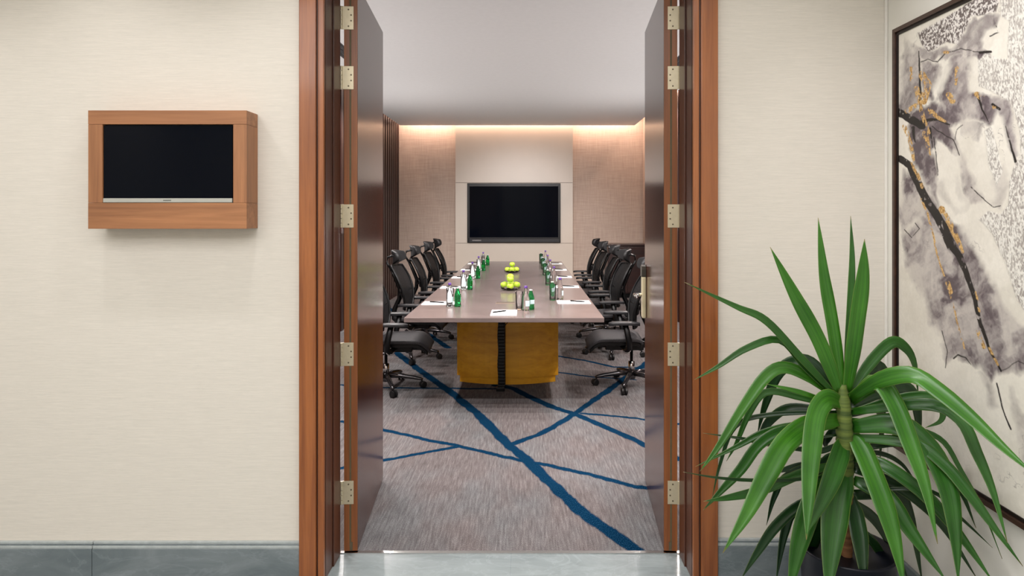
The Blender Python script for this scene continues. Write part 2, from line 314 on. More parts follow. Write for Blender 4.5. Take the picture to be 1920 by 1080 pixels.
def paint(Yw, Zw):
    """colour, gold and relief of the picture at depth Yw and height Zw; the motifs are noted in pixels of the photograph"""
    X0 = VX+AX*F/Yw; Y0 = VY+(H-Zw)*F/Yw
    wx = (fbm(Yw*7, Zw*7, 3, 4)-0.5)*26+(fbm(Yw*40, Zw*40, 11, 3)-0.5)*7; wy = (fbm(Yw*7, Zw*7, 23, 4)-0.5)*46+(fbm(Yw*40, Zw*40, 31, 3)-0.5)*10
    XS, YS = X0+wx, Y0+wy; XL, YL = X0+wx*0.22, Y0+wy*0.22
    def sdpoly(P, X, Y):
        d = np.full(X.shape, 1e9); ins = np.zeros(X.shape, bool); n = len(P)
        for i in range(n):
            (ax, ay), (bx, by) = P[i], P[(i+1) % n]; ex, ey = bx-ax, by-ay
            t = np.clip(((X-ax)*ex+(Y-ay)*ey)/(ex*ex+ey*ey+1e-9), 0, 1); d = np.minimum(d, np.hypot(X-ax-t*ex, Y-ay-t*ey))
            if ey != 0:
                c = ((ay > Y) != (by > Y)) & (X < ex*(Y-ay)/ey+ax); ins ^= c
        return np.where(ins, d, -d)
    def area_(P, soft, X=XS, Y=YS): return np.clip(0.5+sdpoly(P, X, Y)/soft, 0, 1)
    def line(pts, w1, w2=None, soft=1.0, X=XL, Y=YL):
        w2 = w1 if w2 is None else w2; m = np.zeros(X.shape); n = len(pts)-1
        for i in range(n):
            (ax, ay), (bx, by) = pts[i], pts[i+1]; ex, ey = bx-ax, by-ay
            t = np.clip(((X-ax)*ex+(Y-ay)*ey)/(ex*ex+ey*ey+1e-9), 0, 1); d = np.hypot(X-ax-t*ex, Y-ay-t*ey)
            w_ = w1+(w2-w1)*(i+t)/n; m = np.maximum(m, np.clip((w_-d)/soft+0.5, 0, 1))
        return m
    ca, sa = math.cos(1.05), math.sin(1.05)
    streak = fbm((Yw*ca+Zw*sa)*16, (-Yw*sa+Zw*ca)*3.2, 41, 5, 0.6); cloud = fbm(Yw*7+wx*0.05, Zw*5+wy*0.05, 53, 6, 0.6)
    tone = np.clip(0.5+(streak-0.5)*1.0+(cloud-0.5)*2.0, 0, 1)
    col = lin((226, 220, 208))[None, None, :]*np.ones(X0.shape+(1,)); col += ((cloud-0.5)*0.22)[..., None]
    dark = lin((92, 80, 84)); mid = lin((150, 138, 141))
    W = np.zeros(X0.shape); E = np.zeros(X0.shape)
    for P, k_, soft in (
        ([(1684, 110), (1698, 70), (1712, 92), (1718, 130), (1716, 190), (1700, 215), (1680, 212)], 0.62, 10),
        ([(1718, 120), (1762, 118), (1754, 150), (1742, 190), (1722, 180)], 0.72, 8),
        ([(1712, 95), (1745, 96), (1790, 84), (1840, 90), (1846, 103), (1792, 98), (1765, 108), (1735, 118), (1716, 114)], 0.66, 6),
        ([(1788, 86), (1812, 36), (1845, 22), (1868, 30), (1864, 50), (1845, 62), (1836, 92), (1812, 100)], 0.66, 8),
        ([(1786, 98), (1816, 96), (1808, 150), (1812, 170), (1850, 180), (1880, 176), (1892, 200), (1903, 300), (1895, 306), (1880, 250), (1858, 205), (1846, 238), (1822, 226), (1808, 222), (1796, 238), (1780, 238), (1766, 215), (1758, 180), (1762, 140)], 0.80, 9),
        ([(1698, 210), (1760, 186), (1786, 245), (1792, 288), (1775, 275), (1750, 255), (1746, 310), (1756, 385), (1730, 350), (1710, 300), (1698, 260)], 0.75, 9),
        ([(1680, 400), (1695, 325), (1722, 345), (1760, 392), (1800, 425), (1850, 515), (1885, 568), (1905, 600), (1930, 640), (1930, 705), (1890, 690), (1868, 694), (1850, 708), (1835, 690), (1805, 678), (1790, 664), (1772, 682), (1764, 640), (1740, 612), (1728, 560), (1712, 520), (1698, 500), (1686, 440)], 0.74, 12),
        ([(1790, 272), (1812, 310), (1842, 388), (1815, 375), (1798, 330)], 0.66, 8), ([(1752, 350), (1790, 390), (1812, 376), (1790, 335)], 0.35, 14),
        ([(1850, 330), (1872, 305), (1888, 340), (1874, 396), (1848, 384)], 0.42, 7), ([(1800, 225), (1830, 232), (1826, 262), (1806, 250)], 0.5, 6),
        ([(1888, 725), (1906, 770), (1930, 790), (1930, 905), (1906, 870)], 0.42, 12), ([(1832, 700), (1846, 700), (1866, 760), (1852, 765)], 0.4, 12), ([(1740, 700), (1800, 712), (1830, 900), (1760, 860)], 0.08, 25)):
        m = area_(P, soft); W = np.maximum(W, m*k_); E = np.maximum(E, 4*m*(1-m)*k_)
    for pts, w1, k_ in (([(1748, 285), (1795, 375)], 12, 1), ([(1818, 292), (1852, 372)], 14, .95), ([(1802, 425), (1850, 500), (1880, 560), (1925, 600)], 10, .9), ([(1772, 122), (1752, 168)], 9, .9), ([(1814, 112), (1822, 160)], 8, .95), ([(1865, 225), (1884, 300)], 9, .8), ([(1836, 36), (1822, 62)], 4, .45), ([(1693, 435), (1720, 420)], 7, .7), ([(1700, 100), (1702, 62)], 6, .7), ([(1745, 620), (1752, 665)], 6, .8), ([(1810, 560), (1790, 500)], 5, .2)):
        W *= 1-k_*line(pts, w1, soft=12, X=XS, Y=YS)
    I = np.clip(W*(0.5+0.95*tone), 0, 1); I = np.clip(I+E*0.10*(tone > 0.3), 0, 1)
    col = col*(1-I[..., None])+(mid+(dark-mid)*np.clip(tone*1.3-0.25, 0, 1)[..., None])*I[..., None]
    # fine wandering ink outlines
    q = np.abs(fbm(Yw*3.1+wx*0.02, Zw*3.1+wy*0.02, 77, 3)-0.5); br = np.clip((fbm(Yw*5, Zw*5, 91, 3)-0.5)*8, 0, 1)
    o_ = np.clip(1-q/0.006, 0, 1)*br*0.55; col = col*(1-o_[..., None])+lin((84, 72, 74))*o_[..., None]
    # embossed and speckled areas
    S = area_([(1716, 60), (1790, 20), (1830, -8), (1870, -12), (1860, 22), (1815, 30), (1800, 60), (1790, 82), (1770, 78), (1748, 92), (1735, 98), (1722, 85)], 3, XL, YL)
    R = np.maximum(area_([(1868, -12), (2300, -200), (2300, 900), (1925, 606), (1900, 560), (1880, 500), (1855, 440), (1830, 412), (1848, 398), (1870, 402), (1885, 385), (1886, 340), (1897, 305), (1908, 300), (1905, 240), (1892, 200), (1880, 178), (1882, 100), (1885, 40), (1870, 30)], 3, XL, YL),
        np.maximum(area_([(1826, 112), (1840, 98), (1860, 108), (1886, 112), (1892, 190), (1870, 182), (1845, 168), (1828, 160)], 3, XL, YL), area_([(1838, 245), (1850, 238), (1862, 272), (1872, 320), (1862, 348), (1848, 312)], 3, XL, YL)))
    sp = vnoise(Yw*170, Zw*150, 5)*0.6+vnoise(Yw*330, Zw*300, 6)*0.4; spk = np.clip((sp-0.5)*6+0.35, 0, 1)
    cs = lin((104, 93, 90))+(lin((226, 220, 214))-lin((104, 93, 90)))*spk[..., None]
    col = col*(1-S[..., None])+cs*S[..., None]
    rp = vnoise(Yw*230, Zw*120, 7)*0.55+vnoise(Yw*430, Zw*230, 8)*0.45; rk = np.clip((rp-0.5)*3.4+0.6, 0, 1)
    lo = np.clip(0.55+(cloud-0.5)*1.5, 0, 1)[..., None]
    cr = (lin((150, 141, 136))*(1-lo)+lin((182, 175, 168))*lo); cr = cr+(lin((232, 228, 219))-cr)*rk[..., None]
    col = col*(1-R[..., None])+cr*R[..., None]
    # black veins, then gold leaf
    V = np.zeros(X0.shape); Gd = np.zeros(X0.shape)
    for a_ in (([(1680, 212), (1700, 222), (1722, 236)], 8, 7), ([(1722, 228), (1752, 222), (1776, 234)], 3.5, 1), ([(1716, 98), (1718, 150), (1720, 205)], 1.1, 3), ([(1681, 298), (1702, 312), (1716, 345), (1735, 382), (1752, 405), (1766, 432), (1778, 462)], 6, 9),
               ([(1778, 462), (1792, 480), (1806, 515), (1820, 560), (1832, 610), (1848, 655), (1870, 694)], 7, 1.6), ([(1720, 118), (1735, 112), (1753, 116), (1770, 98), (1795, 90), (1832, 97)], .8), ([(1830, 97), (1850, 96)], 2.2), ([(1826, 178), (1834, 205), (1845, 228)], 2.6, .8),
               ([(1852, 195), (1866, 204)], 2.6), ([(1878, 235), (1888, 270), (1897, 305)], .7, 2.6), ([(1706, 240), (1710, 266)], 3.5, 1.5), ([(1738, 240), (1742, 275)], 2, 1), ([(1742, 236), (1782, 262), (1792, 290)], .9), ([(1785, 262), (1790, 245), (1800, 235)], .6), ([(1815, 350), (1840, 378), (1858, 390), (1870, 386)], .9),
               ([(1767, 690), (1771, 660), (1760, 622)], .8), ([(1783, 672), (1790, 665), (1805, 670), (1815, 685)], 1.8, .6), ([(1862, 718), (1872, 760), (1888, 806)], 1.3), ([(1690, 430), (1705, 448), (1720, 430), (1712, 420)], .8), ([(1868, 694), (1880, 690), (1900, 676), (1918, 684)], .7), ([(1745, 255), (1752, 330)], .8), ([(1862, 48), (1866, 60), (1850, 68)], 1.)):
        V = np.maximum(V, line(*a_))
    jag = fbm(Yw*60, Zw*60, 99, 3); V = np.clip(V*(1+0.0*jag), 0, 1); V *= np.clip((jag-0.18)*9, 0, 1)
    col = col*(1-V[..., None])+lin((24, 17, 15))*V[..., None]
    for a_ in (([(1722, 140), (1735, 158), (1726, 190)], 7, 6), ([(1712, 165), (1720, 205), (1735, 248)], 5, 3), ([(1736, 208), (1766, 226)], 5, 2.5), ([(1690, 238), (1700, 262), (1708, 300)], 4, 3), ([(1703, 302), (1716, 330), (1724, 352)], 3, 3), ([(1760, 392), (1780, 425), (1798, 472)], 6, 3),
               ([(1722, 372), (1734, 402), (1744, 440), (1757, 500), (1772, 545), (1788, 600), (1802, 652)], 1.9, 1.3), ([(1826, 622), (1838, 652)], 3.2), ([(1822, 548), (1829, 582)], 2), ([(1848, 652), (1864, 684)], 2.2), ([(1789, 126), (1785, 156)], 3.8, 2), ([(1773, 178), (1779, 188)], 6), ([(1824, 176), (1834, 184)], 5),
               ([(1855, 200), (1860, 206)], 3.4), ([(1701, 128), (1702, 150)], 2.4), ([(1770, 533), (1776, 550)], 4.5), ([(1694, 208), (1712, 196)], 4), ([(1728, 250), (1738, 292)], 6, 1), ([(1766, 98), (1773, 97)], 2.5), ([(1720, 175), (1712, 196), (1700, 204)], 4, 2), ([(1765, 405), (1790, 455)], 3)):
        Gd = np.maximum(Gd, line(*a_))
    gb = np.clip((fbm(Yw*85, Zw*70, 111, 3, 0.6)-0.39)*12, 0, 1); Gd *= gb
    gt = vnoise(Yw*240, Zw*240, 13)[..., None]; gc = lin((150, 106, 50))*(1-gt)+lin((234, 196, 130))*gt
    col = col*(1-Gd[..., None])+gc*Gd[..., None]
    relief = S*spk*0.6+R*rk
    return np.clip(col, 0, 1), Gd, relief
k = NT('abstract_ink_painting')
at = k.n('ShaderNodeAttribute'); at.attribute_name = 'picture'; af = k.n('ShaderNodeAttribute'); af.attribute_name = 'finish'
sx = k.n('ShaderNodeSeparateColor'); k.put(sx.inputs[0], af.outputs['Color'])
fineg = k.noise(k.coord(), 90, 3); tint = k.ramp(fineg, [(0.3, (0.94, 0.94, 0.94, 1)), (0.7, (1, 1, 1, 1))])
k.set(color=k.mix(1.0, at.outputs['Color'], tint, 'MULTIPLY'), rough=k.math('SUBTRACT', 0.5, k.math('MULTIPLY', sx.outputs[0], 0.2)), metal=k.math('MULTIPLY', sx.outputs[0], 0.25))
k.bump(sx.outputs[1], 0.35, 0.003); M['painting'] = k.m

# ------------------------------------------------------------------ mesh helpers
def obj(name, bm, mat, parent=None, smooth=False, loc=None, rot=None, bevel=0.0, subsurf=0):
    me = bpy.data.meshes.new(name); bmesh.ops.recalc_face_normals(bm, faces=bm.faces); bm.to_mesh(me); bm.free()
    mats = mat if isinstance(mat, (list, tuple)) else [mat]
    for m_ in mats: me.materials.append(m_)
    for p in me.polygons: p.use_smooth = smooth
    o = bpy.data.objects.new(name, me); C.objects.link(o)
    if parent is not None: o.parent = parent
    if loc is not None: o.location = loc
    if rot is not None: o.rotation_euler = rot
    if bevel > 0:
        b = o.modifiers.new('bevel', 'BEVEL'); b.width = bevel; b.segments = 2; b.limit_method = 'ANGLE'
    if subsurf:
        s = o.modifiers.new('subsurf', 'SUBSURF'); s.levels = subsurf; s.render_levels = subsurf
    return o
def tag(o, label, cat, group=None, kind=None):
    o['label'] = label; o['category'] = cat
    if group: o['group'] = group
    if kind: o['kind'] = kind
    return o
def struct(o): o['kind'] = 'structure'; return o
def empty(name, loc=(0, 0, 0), rz=0.0):
    o = bpy.data.objects.new(name, None); o.location = loc; o.rotation_euler = (0, 0, rz); o.empty_display_size = 0.1; C.objects.link(o); return o
def B(): return bmesh.new()
def box(bm, x0, x1, y0, y1, z0, z1, mi=0, M4=None):
    vs = [bm.verts.new(Vector(c)) for c in ((x0, y0, z0), (x1, y0, z0), (x1, y1, z0), (x0, y1, z0), (x0, y0, z1), (x1, y0, z1), (x1, y1, z1), (x0, y1, z1))]
    if M4 is not None:
        for v in vs: v.co = M4 @ v.co
    for q in ((0, 3, 2, 1), (4, 5, 6, 7), (0, 1, 5, 4), (1, 2, 6, 5), (2, 3, 7, 6), (3, 0, 4, 7)):
        f_ = bm.faces.new([vs[i] for i in q]); f_.material_index = mi
    return bm
def lathe(bm, prof, n=24, cx=0, cy=0, mi=0, z0=0, M4=None, cap=True):
    rings = []
    for (r, z) in prof:
        ring = [bm.verts.new((cx+r*math.cos(2*PI*i/n), cy+r*math.sin(2*PI*i/n), z0+z)) for i in range(n)]
        if M4 is not None:
            for v in ring: v.co = M4 @ v.co
        rings.append(ring)
    for a_, b_ in zip(rings, rings[1:]):
        for i in range(n):
            f_ = bm.faces.new((a_[i], a_[(i+1) % n], b_[(i+1) % n], b_[i])); f_.material_index = mi
    if cap:
        f_ = bm.faces.new(list(reversed(rings[0]))); f_.material_index = mi
        f_ = bm.faces.new(rings[-1]); f_.material_index = mi
    return bm
def tube(bm, pts, rad, n=10, mi=0, sx=1.0, up=None, cap=True):
    """swept tube; rad is a number or a list; sx widens it sideways"""
    pts = [Vector(p) for p in pts]; N = len(pts)
    rad = [rad]*N if isinstance(rad, (int, float)) else rad
    rings = []; up = Vector(up) if up is not None else Vector((0, 0, 1))
    for i, p in enumerate(pts):
        t = (pts[min(i+1, N-1)]-pts[max(i-1, 0)]).normalized()
        u = up if abs(t.dot(up)) < 0.96 else Vector((0, 1, 0)) if abs(t.y) < 0.9 else Vector((1, 0, 0))
        s = t.cross(u).normalized(); v = s.cross(t).normalized()
        rings.append([bm.verts.new(p+(s*math.cos(2*PI*j/n)*sx+v*math.sin(2*PI*j/n))*rad[i]) for j in range(n)])
    for a_, b_ in zip(rings, rings[1:]):
        for j in range(n):
            f_ = bm.faces.new((a_[j], a_[(j+1) % n], b_[(j+1) % n], b_[j])); f_.material_index = mi
    if cap:
        bm.faces.new(list(reversed(rings[0]))).material_index = mi; bm.faces.new(rings[-1]).material_index = mi
    return bm
def grid_solid(bm, fn, nu, nv, thick, mi=0):
    """closed slab: fn(u,v)->(point, normal), thickened along -normal"""
    T = [[None]*(nv+1) for _ in range(nu+1)]; U = [[None]*(nv+1) for _ in range(nu+1)]
    for i in range(nu+1):
        for j in range(nv+1):
            p, n_ = fn(i/nu, j/nv); T[i][j] = bm.verts.new(p); U[i][j] = bm.verts.new(Vector(p)-Vector(n_)*thick)
    for i in range(nu):
        for j in range(nv):
            bm.faces.new((T[i][j], T[i+1][j], T[i+1][j+1], T[i][j+1])).material_index = mi
            bm.faces.new((U[i][j], U[i][j+1], U[i+1][j+1], U[i+1][j])).material_index = mi
    for i in range(nu):
        bm.faces.new((T[i][0], U[i][0], U[i+1][0], T[i+1][0])).material_index = mi; bm.faces.new((T[i][nv], T[i+1][nv], U[i+1][nv], U[i][nv])).material_index = mi
    for j in range(nv):
        bm.faces.new((T[0][j], T[0][j+1], U[0][j+1], U[0][j])).material_index = mi; bm.faces.new((T[nu][j], U[nu][j], U[nu][j+1], T[nu][j+1])).material_index = mi
    return bm
def copy_tree(o, parent=None):
    c = o.copy(); C.objects.link(c)
    if parent is not None: c.parent = parent
    for ch in list(o.children): copy_tree(ch, c)
    return c

# ------------------------------------------------------------------ room shell
WF0, WF1 = 2.80, 3.00                                # front wall between hall and meeting room
OL, OR, OT = -0.89, 0.75, 2.68                       # rough opening
RL, RR, RB = -2.49, 2.25, 12.65                      # meeting room walls
jx = px0 = (958-VX)*2.95/F
bm = B()
for ja, jb in ((-4.0, jx-2.4), (jx-2.4, jx-1.2), (jx-1.2, jx), (jx, jx+1.2), (jx+1.2, 1.53)):
    for ka, kb in ((-2.5, -0.1), (-0.1, 1.1), (1.1, 2.3), (2.3, 3.015)): box(bm, ja+0.0008, jb-0.0008, ka+0.0008, kb-0.0008, -0.02, 0.0)
box(bm, -4.0, 1.53, -2.5, 3.015, -0.10, -0.001, 1)
struct(obj('floor', bm, [M['marblefloor'], M['marblebase']]))
bm = B(); box(bm, RL-0.1, RR+0.1, 3.03, RB+0.1, -0.10, 0.0); struct(obj('floor.001', bm, M['carpet']))
bm = B(); box(bm, -0.845, 0.704, 3.010, 3.032, -0.02, 0.004); struct(obj('trim_1', bm, M['chrome']))
bm = B()
box(bm, -4.0, OL, WF0, WF1, 0, 3.0); box(bm, OR, 1.53, WF0, WF1, 0, 3.0); box(bm, OL, OR, WF0, WF1, OT, 3.0)
struct(obj('wall_front', bm, M['hallwall']))
bm = B(); box(bm, 1.53, 1.65, -2.5, 3.0, 0, 3.0); struct(obj('wall_right', bm, M['artwall']))
bm = B(); box(bm, -4.12, -4.0, -2.5, 3.0, 0, 3.0); struct(obj('wall_left', bm, M['hallwall']))
bm = B(); box(bm, -4.12, 1.65, -2.62, -2.5, 0, 3.0); struct(obj('wall_behind_camera', bm, M['hallwall']))
bm = B(); box(bm, -4.12, 1.65, -2.62, 3.0, 3.0, 3.12); struct(obj('ceiling', bm, M['white']))
bm = B(); box(bm, RL-0.12, RL, 3.02, RB, 0, 3.5); struct(obj('wall_room_left', bm, M['fabricwall']))
bm = B(); box(bm, RR, RR+0.12, 3.02, RB, 0, 3.5); struct(obj('wall_room_right', bm, M['fabricwall']))
bm = B(); box(bm, RL-0.12, RR+0.12, RB, RB+0.12, 0, 3.5); struct(obj('wall_room_back', bm, M['fabricwall']))
bm = B(); box(bm, RL-0.12, OL, 3.001, 3.02, 0, 3.5); box(bm, OR, RR+0.12, 3.001, 3.02, 0, 3.5); box(bm, OL, OR, 3.001, 3.02, OT, 3.5)
struct(obj('wall_room_front', bm, M['fabricwall']))
bm = B(); box(bm, RL-0.12, RR+0.12, 3.02, RB+0.12, 3.5, 3.6); struct(obj('ceiling.001', bm, M['white']))
bm = B(); box(bm, -2.35, 2.05, 3.02, 12.40, 3.20, 3.26); struct(obj('ceiling.002', bm, M['ceiling']))
# pale centre panel carrying the screen: three boards with seams between them
PX0, PX1 = (854-VX)*12.5/F, (1074-VX)*12.5/F
def zb(y, d): return H-(y-VY)*d/F
bm = B(); z1, z2 = zb(343, 12.5), zb(456, 12.5)
box(bm, PX0, PX1, 12.5, 12.649, z1+0.008, 3.49); box(bm, PX0, PX1, 12.5, 12.649, z2+0.004, z1-0.0); box(bm, PX0, PX1, 12.5, 12.649, 0, z2-0.004)
box(bm, PX0+0.004, PX1-0.004, 12.507, 12.648, 0, 3.4, 1)
struct(obj('trim_2', bm, [M['panel'], M['seam']]))
# vertical slats on the left wall
bm = B(); box(bm, RL, RL+0.02, 3.4, 12.64, 0, 3.45, 1)
y = 3.5
while y < 12.6:
    box(bm, RL+0.02, RL+0.075, y, y+0.10, 0, 3.45); y += 0.185
struct(obj('trim_3', bm, [M['slat'], M['slatback']]))
bm = B(); box(bm, RR-0.02, RR, 3.4, 11.9, 0, 3.45, 1)
y = 3.5
while y < 11.8:
    box(bm, RR-0.075, RR-0.02, y, y+0.10, 0, 3.45); y += 0.185
struct(obj('trim_4', bm, [M['slat'], M['slatback']]))
# short slot diffusers in the meeting room ceiling, glimpsed past the hinges
for sx_, gy_, wh in ((-1.86, 6.6, 'left'), (1.68, 7.1, 'right')):
    t = empty('slot_diffuser', (sx_, gy_, 3.20)); tag(t, 'black slotted air diffuser in the ceiling, seen through the gap beside the %s door' % wh, 'air diffuser', 'ceiling air diffusers')
    bm = B(); box(bm, -0.075, 0.075, -0.6, 0.6, -0.004, -0.0002); obj('diffuser_plate', bm, M['tvgrey'], t)
    for q in (-0.045, 0, 0.045):
        bm = B(); box(bm, q-0.014, q+0.014, -0.58, 0.58, -0.007, -0.0042); obj('slot', bm, M['darkgap'], t)

# door frame: jambs, head and casings
def jamb(name, s, xin):
    bm = B(); a_, b_ = sorted((xin, xin+s*0.043)); box(bm, a_, b_, 2.787, 3.018, 0, OT)
    struct(obj(name, bm, M['jamb'], bevel=0.002))
jamb('trim_5', -1, -0.845); jamb('trim_6', 1, 0.704)
bm = B(); box(bm, -0.845, 0.704, 2.787, 3.018, 2.635, OT); struct(obj('trim_7', bm, M['jamb'], bevel=0.002))
def stop(name, s, xin):
    bm = B(); a_, b_ = sorted((xin, xin-s*0.006)); box(bm, a_, b_, 2.90, 3.0, 0, 2.634); struct(obj(name, bm, M['jamb'], bevel=0.002))
stop('trim_8', -1, -0.845); stop('trim_9', 1, 0.704)
def casing(name, s, xin):
    bm = B()
    a_, b_ = sorted((xin, xin+s*0.025)); box(bm, a_, b_, 2.772, 2.80, 0, OT+0.03)
    a_, b_ = sorted((xin+s*0.032, xin+s*0.1035)); box(bm, a_, b_, 2.768, 2.80, 0, OT+0.10)
    a_, b_ = sorted((xin+s*0.022, xin+s*0.036)); box(bm, a_, b_, 2.782, 2.80, 0, OT+0.05, 1)
    struct(obj(name, bm, [M['woodtrim'], M['jamb']], bevel=0.003))
casing('trim_10', -1, -0.845); casing('trim_11', 1, 0.704)
bm = B(); box(bm, -0.877, 0.736, 2.768, 2.80, OT-0.01, OT+0.10); struct(obj('trim_12', bm, M['woodtrimx'], bevel=0.003))

# marble baseboards with a stepped pale lip
def baseboard(name, x0, x1, zt, joints):
    bm = B(); xs = [x0]+joints+[x1]
    for a_, b_ in zip(xs, xs[1:]):
        box(bm, a_+0.001, b_-0.001, 2.780, 2.7995, 0, zt-0.028); box(bm, a_+0.001, b_-0.001, 2.783, 2.7995, zt-0.028, zt-0.016, 1)
        box(bm, a_+0.001, b_-0.001, 2.7865, 2.7995, zt-0.016, zt-0.010, 0); box(bm, a_+0.001, b_-0.001, 2.788, 2.7995, zt-0.010, zt, 1)
    struct(obj(name, bm, [M['marblebase'], M['marblelip']], bevel=0.0015))
baseboard('baseboard_left', -4.0, -0.9495, 0.166, [-2.9, -(VX-175)*2.79/F])
baseboard('baseboard_right', 0.8085, 1.529, 0.178, [1.30])
bm = B(); box(bm, 1.515, 1.53, -2.5, 2.78, 0, 0.15); struct(obj('baseboard_side', bm, M['marblebase'], bevel=0.003))
# pale corner bead where the two hallway walls meet
bm = B(); box(bm, 1.518, 1.5295, 2.788, 2.7995, 0.18, 3.0); struct(obj('trim_13', bm, M['white'], bevel=0.003))

# ------------------------------------------------------------------ doors
HZ = [H-(y-VY)*3.02/F for y in (34, 146, 405, 664, 923)]
def make_door(name, s, x, rz):
    # local: origin at the foot of the inner face at the hinge edge, +y along the leaf, thickness away from the opening (s)
    bm = B(); t0, t1 = 0.061*s, 0
    a_, b_ = sorted((t0, t1)); box(bm, a_, b_, 0.004, 0.811, 0.008, 2.60)
    d = obj(name, bm, M['doorface'], loc=(x, 3.022, 0), rot=(0, 0, rz), bevel=0.0015); d['kind'] = 'structure'
    bm = B(); a_, b_ = sorted((0.0605*s, 0.0005*s)); box(bm, a_, b_, 0.0, 0.0045, 0.009, 2.598)
    e = obj('door_edge', bm, M['dooredge'], d); e['label'] = 'orange brown door edge'
    bm = B(); a_, b_ = sorted((0.036*s, 0.028*s)); box(bm, a_, b_, -0.0012, 0.003, 0.03, 2.59)
    e = obj('seal_strip', bm, M['seal'], d); e['label'] = 'olive seal strip'
    for hz in HZ:
        bm = B(); a_, b_ = sorted((0.071*s, 0.017*s)); box(bm, a_, b_, -0.0035, -0.0005, hz-0.053, hz+0.053)
        for q in range(5):
            lathe(bm, [(0.0062, 0), (0.0062, 0.0195)], 10, 0.0715*s, -0.004, 0, hz-0.053+q*0.0215)
        hg = obj('hinge', bm, M['hinge'], d, bevel=0.0008)
        for dx, dz in ((0.040, 0.038), (0.028, 0.013), (0.028, -0.013), (0.040, -0.038)):
            bm = B(); R_ = Matrix.Translation((dx*s, -0.0034, hz+dz)) @ Matrix.Rotation(PI/2, 4, 'X')
            lathe(bm, [(0.0038, 0), (0.0038, 0.0012)], 10, M4=R_); obj('screw', bm, M['screw'], hg)
    # flush bolt foot seen at the bottom of the edge
    bm = B(); a_, b_ = sorted((0.035*s, 0.022*s)); box(bm, a_, b_, -0.003, 0.002, 0.012, 0.05); obj('bottom_seal_catch', bm, M['screw'], d)
    return d
dl = make_door('door_1', -1, -0.767, math.radians(4.06))
dr = make_door('door_2', 1, 0.633, math.radians(-4.17))
# card-reader lock and lever on the right leaf
bm = B(); box(bm, -0.024, 0.0, 0.722, 0.786, 0.955, 1.19)
lk = obj('lock_plate', bm, M['brass'], dr, bevel=0.006); lk['label'] = 'pale brass lock plate'
bm = B()
def rd(u, v):
    ang = PI*v; return (Vector((-0.001-0.024*math.sin(ang*0.5+0.0) if False else -0.026, 0, 0)), Vector((-1, 0, 0)))
prof = [(0.722, 1.19), (0.786, 1.19), (0.786, 1.232), (0.776, 1.25), (0.754, 1.258), (0.732, 1.25), (0.722, 1.232)]
va = [bm.verts.new((-0.0275, p[0], p[1])) for p in prof]; vb = [bm.verts.new((0, p[0], p[1])) for p in prof]
bm.faces.new(va); bm.faces.new(list(reversed(vb)))
for i in range(len(prof)): bm.faces.new((va[i], vb[i], vb[(i+1) % 7], va[(i+1) % 7]))
rdr = obj('card_reader', bm, plain('dark_reader', hexc(58, 54, 46), 0.35), dr, bevel=0.003); rdr['label'] = 'dark card reader cap'
bm = B(); tube(bm, [(-0.02, 0.754, 1.085), (-0.066, 0.754, 1.085)], 0.010, 12); tube(bm, [(-0.062, 0.760, 1.085), (-0.064, 0.70, 1.086), (-0.060, 0.635, 1.084)], [0.011, 0.009, 0.008], 12, sx=1.0)
obj('lever_handle', bm, M['chrome'], dr, smooth=True)

# ------------------------------------------------------------------ hallway screen box
def px(x, d): return (x-VX)*d/F
DB = 2.687
bx0, bx1 = px(165, DB), px(462.5, DB); bz0, bz1 = zb(429, DB), zb(207, DB)
sx0, sx1 = px(192, DB), px(437, DB); sz0, sz1 = zb(380.5, DB), zb(233, DB)
t = empty('wall_screen', (0.5*(bx0+bx1), 2.80, bz0)); tag(t, 'dark screen in a brown wooden box hanging on the beige wall left of the doorway', 'screen')
X0 = t.location.x; Z0 = bz0
def lb(bm, x0, x1, y0, y1, z0, z1, mi=0): return box(bm, x0-X0, x1-X0, y0-2.80, y1-2.80, z0-Z0, z1-Z0, mi)
bm = B(); lb(bm, bx0, bx1, DB, 2.798, sz1, bz1); obj('top_rail', bm, M['boxwood'], t, bevel=0.001)
bm = B(); lb(bm, bx0, bx1, DB, 2.798, bz0, sz0); obj('bottom_rail', bm, M['boxwood'], t, bevel=0.001)
bm = B(); lb(bm, bx0, sx0, DB+0.0008, 2.798, sz0+0.0006, sz1-0.0006); obj('side_stile', bm, M['boxwoodv'], t, bevel=0.0008)
bm = B(); lb(bm, sx1, bx1, DB+0.0008, 2.798, sz0+0.0006, sz1-0.0006); obj('side_stile', bm, M['boxwoodv'], t, bevel=0.0008)
bm = B(); lb(bm, sx0, sx1, DB+0.02, 2.79, sz0, sz1); obj('recess', bm, M['black'], t)
bm = B(); lb(bm, sx0+0.001, sx1-0.005, DB+0.006, DB+0.021, sz0+0.019, sz1-0.004); obj('display', bm, M['screen'], t, bevel=0.001)
bm = B(); lb(bm, sx0+0.001, sx1-0.005, DB+0.002, DB+0.021, sz0+0.002, sz0+0.019); st_ = obj('silver_strip', bm, plain('silver_strip_paint', hexc(176, 176, 168), 0.4, 0.02, metal=0.3), t, bevel=0.001)
bm = B(); cx_ = px(313, DB)
for i in range(7): lb(bm, cx_-0.016+i*0.0047, cx_-0.016+i*0.0047+0.0034, DB+0.0012, DB+0.003, sz0+0.0085, sz0+0.0125)
obj('wordmark', bm, M['markdark'], st_)

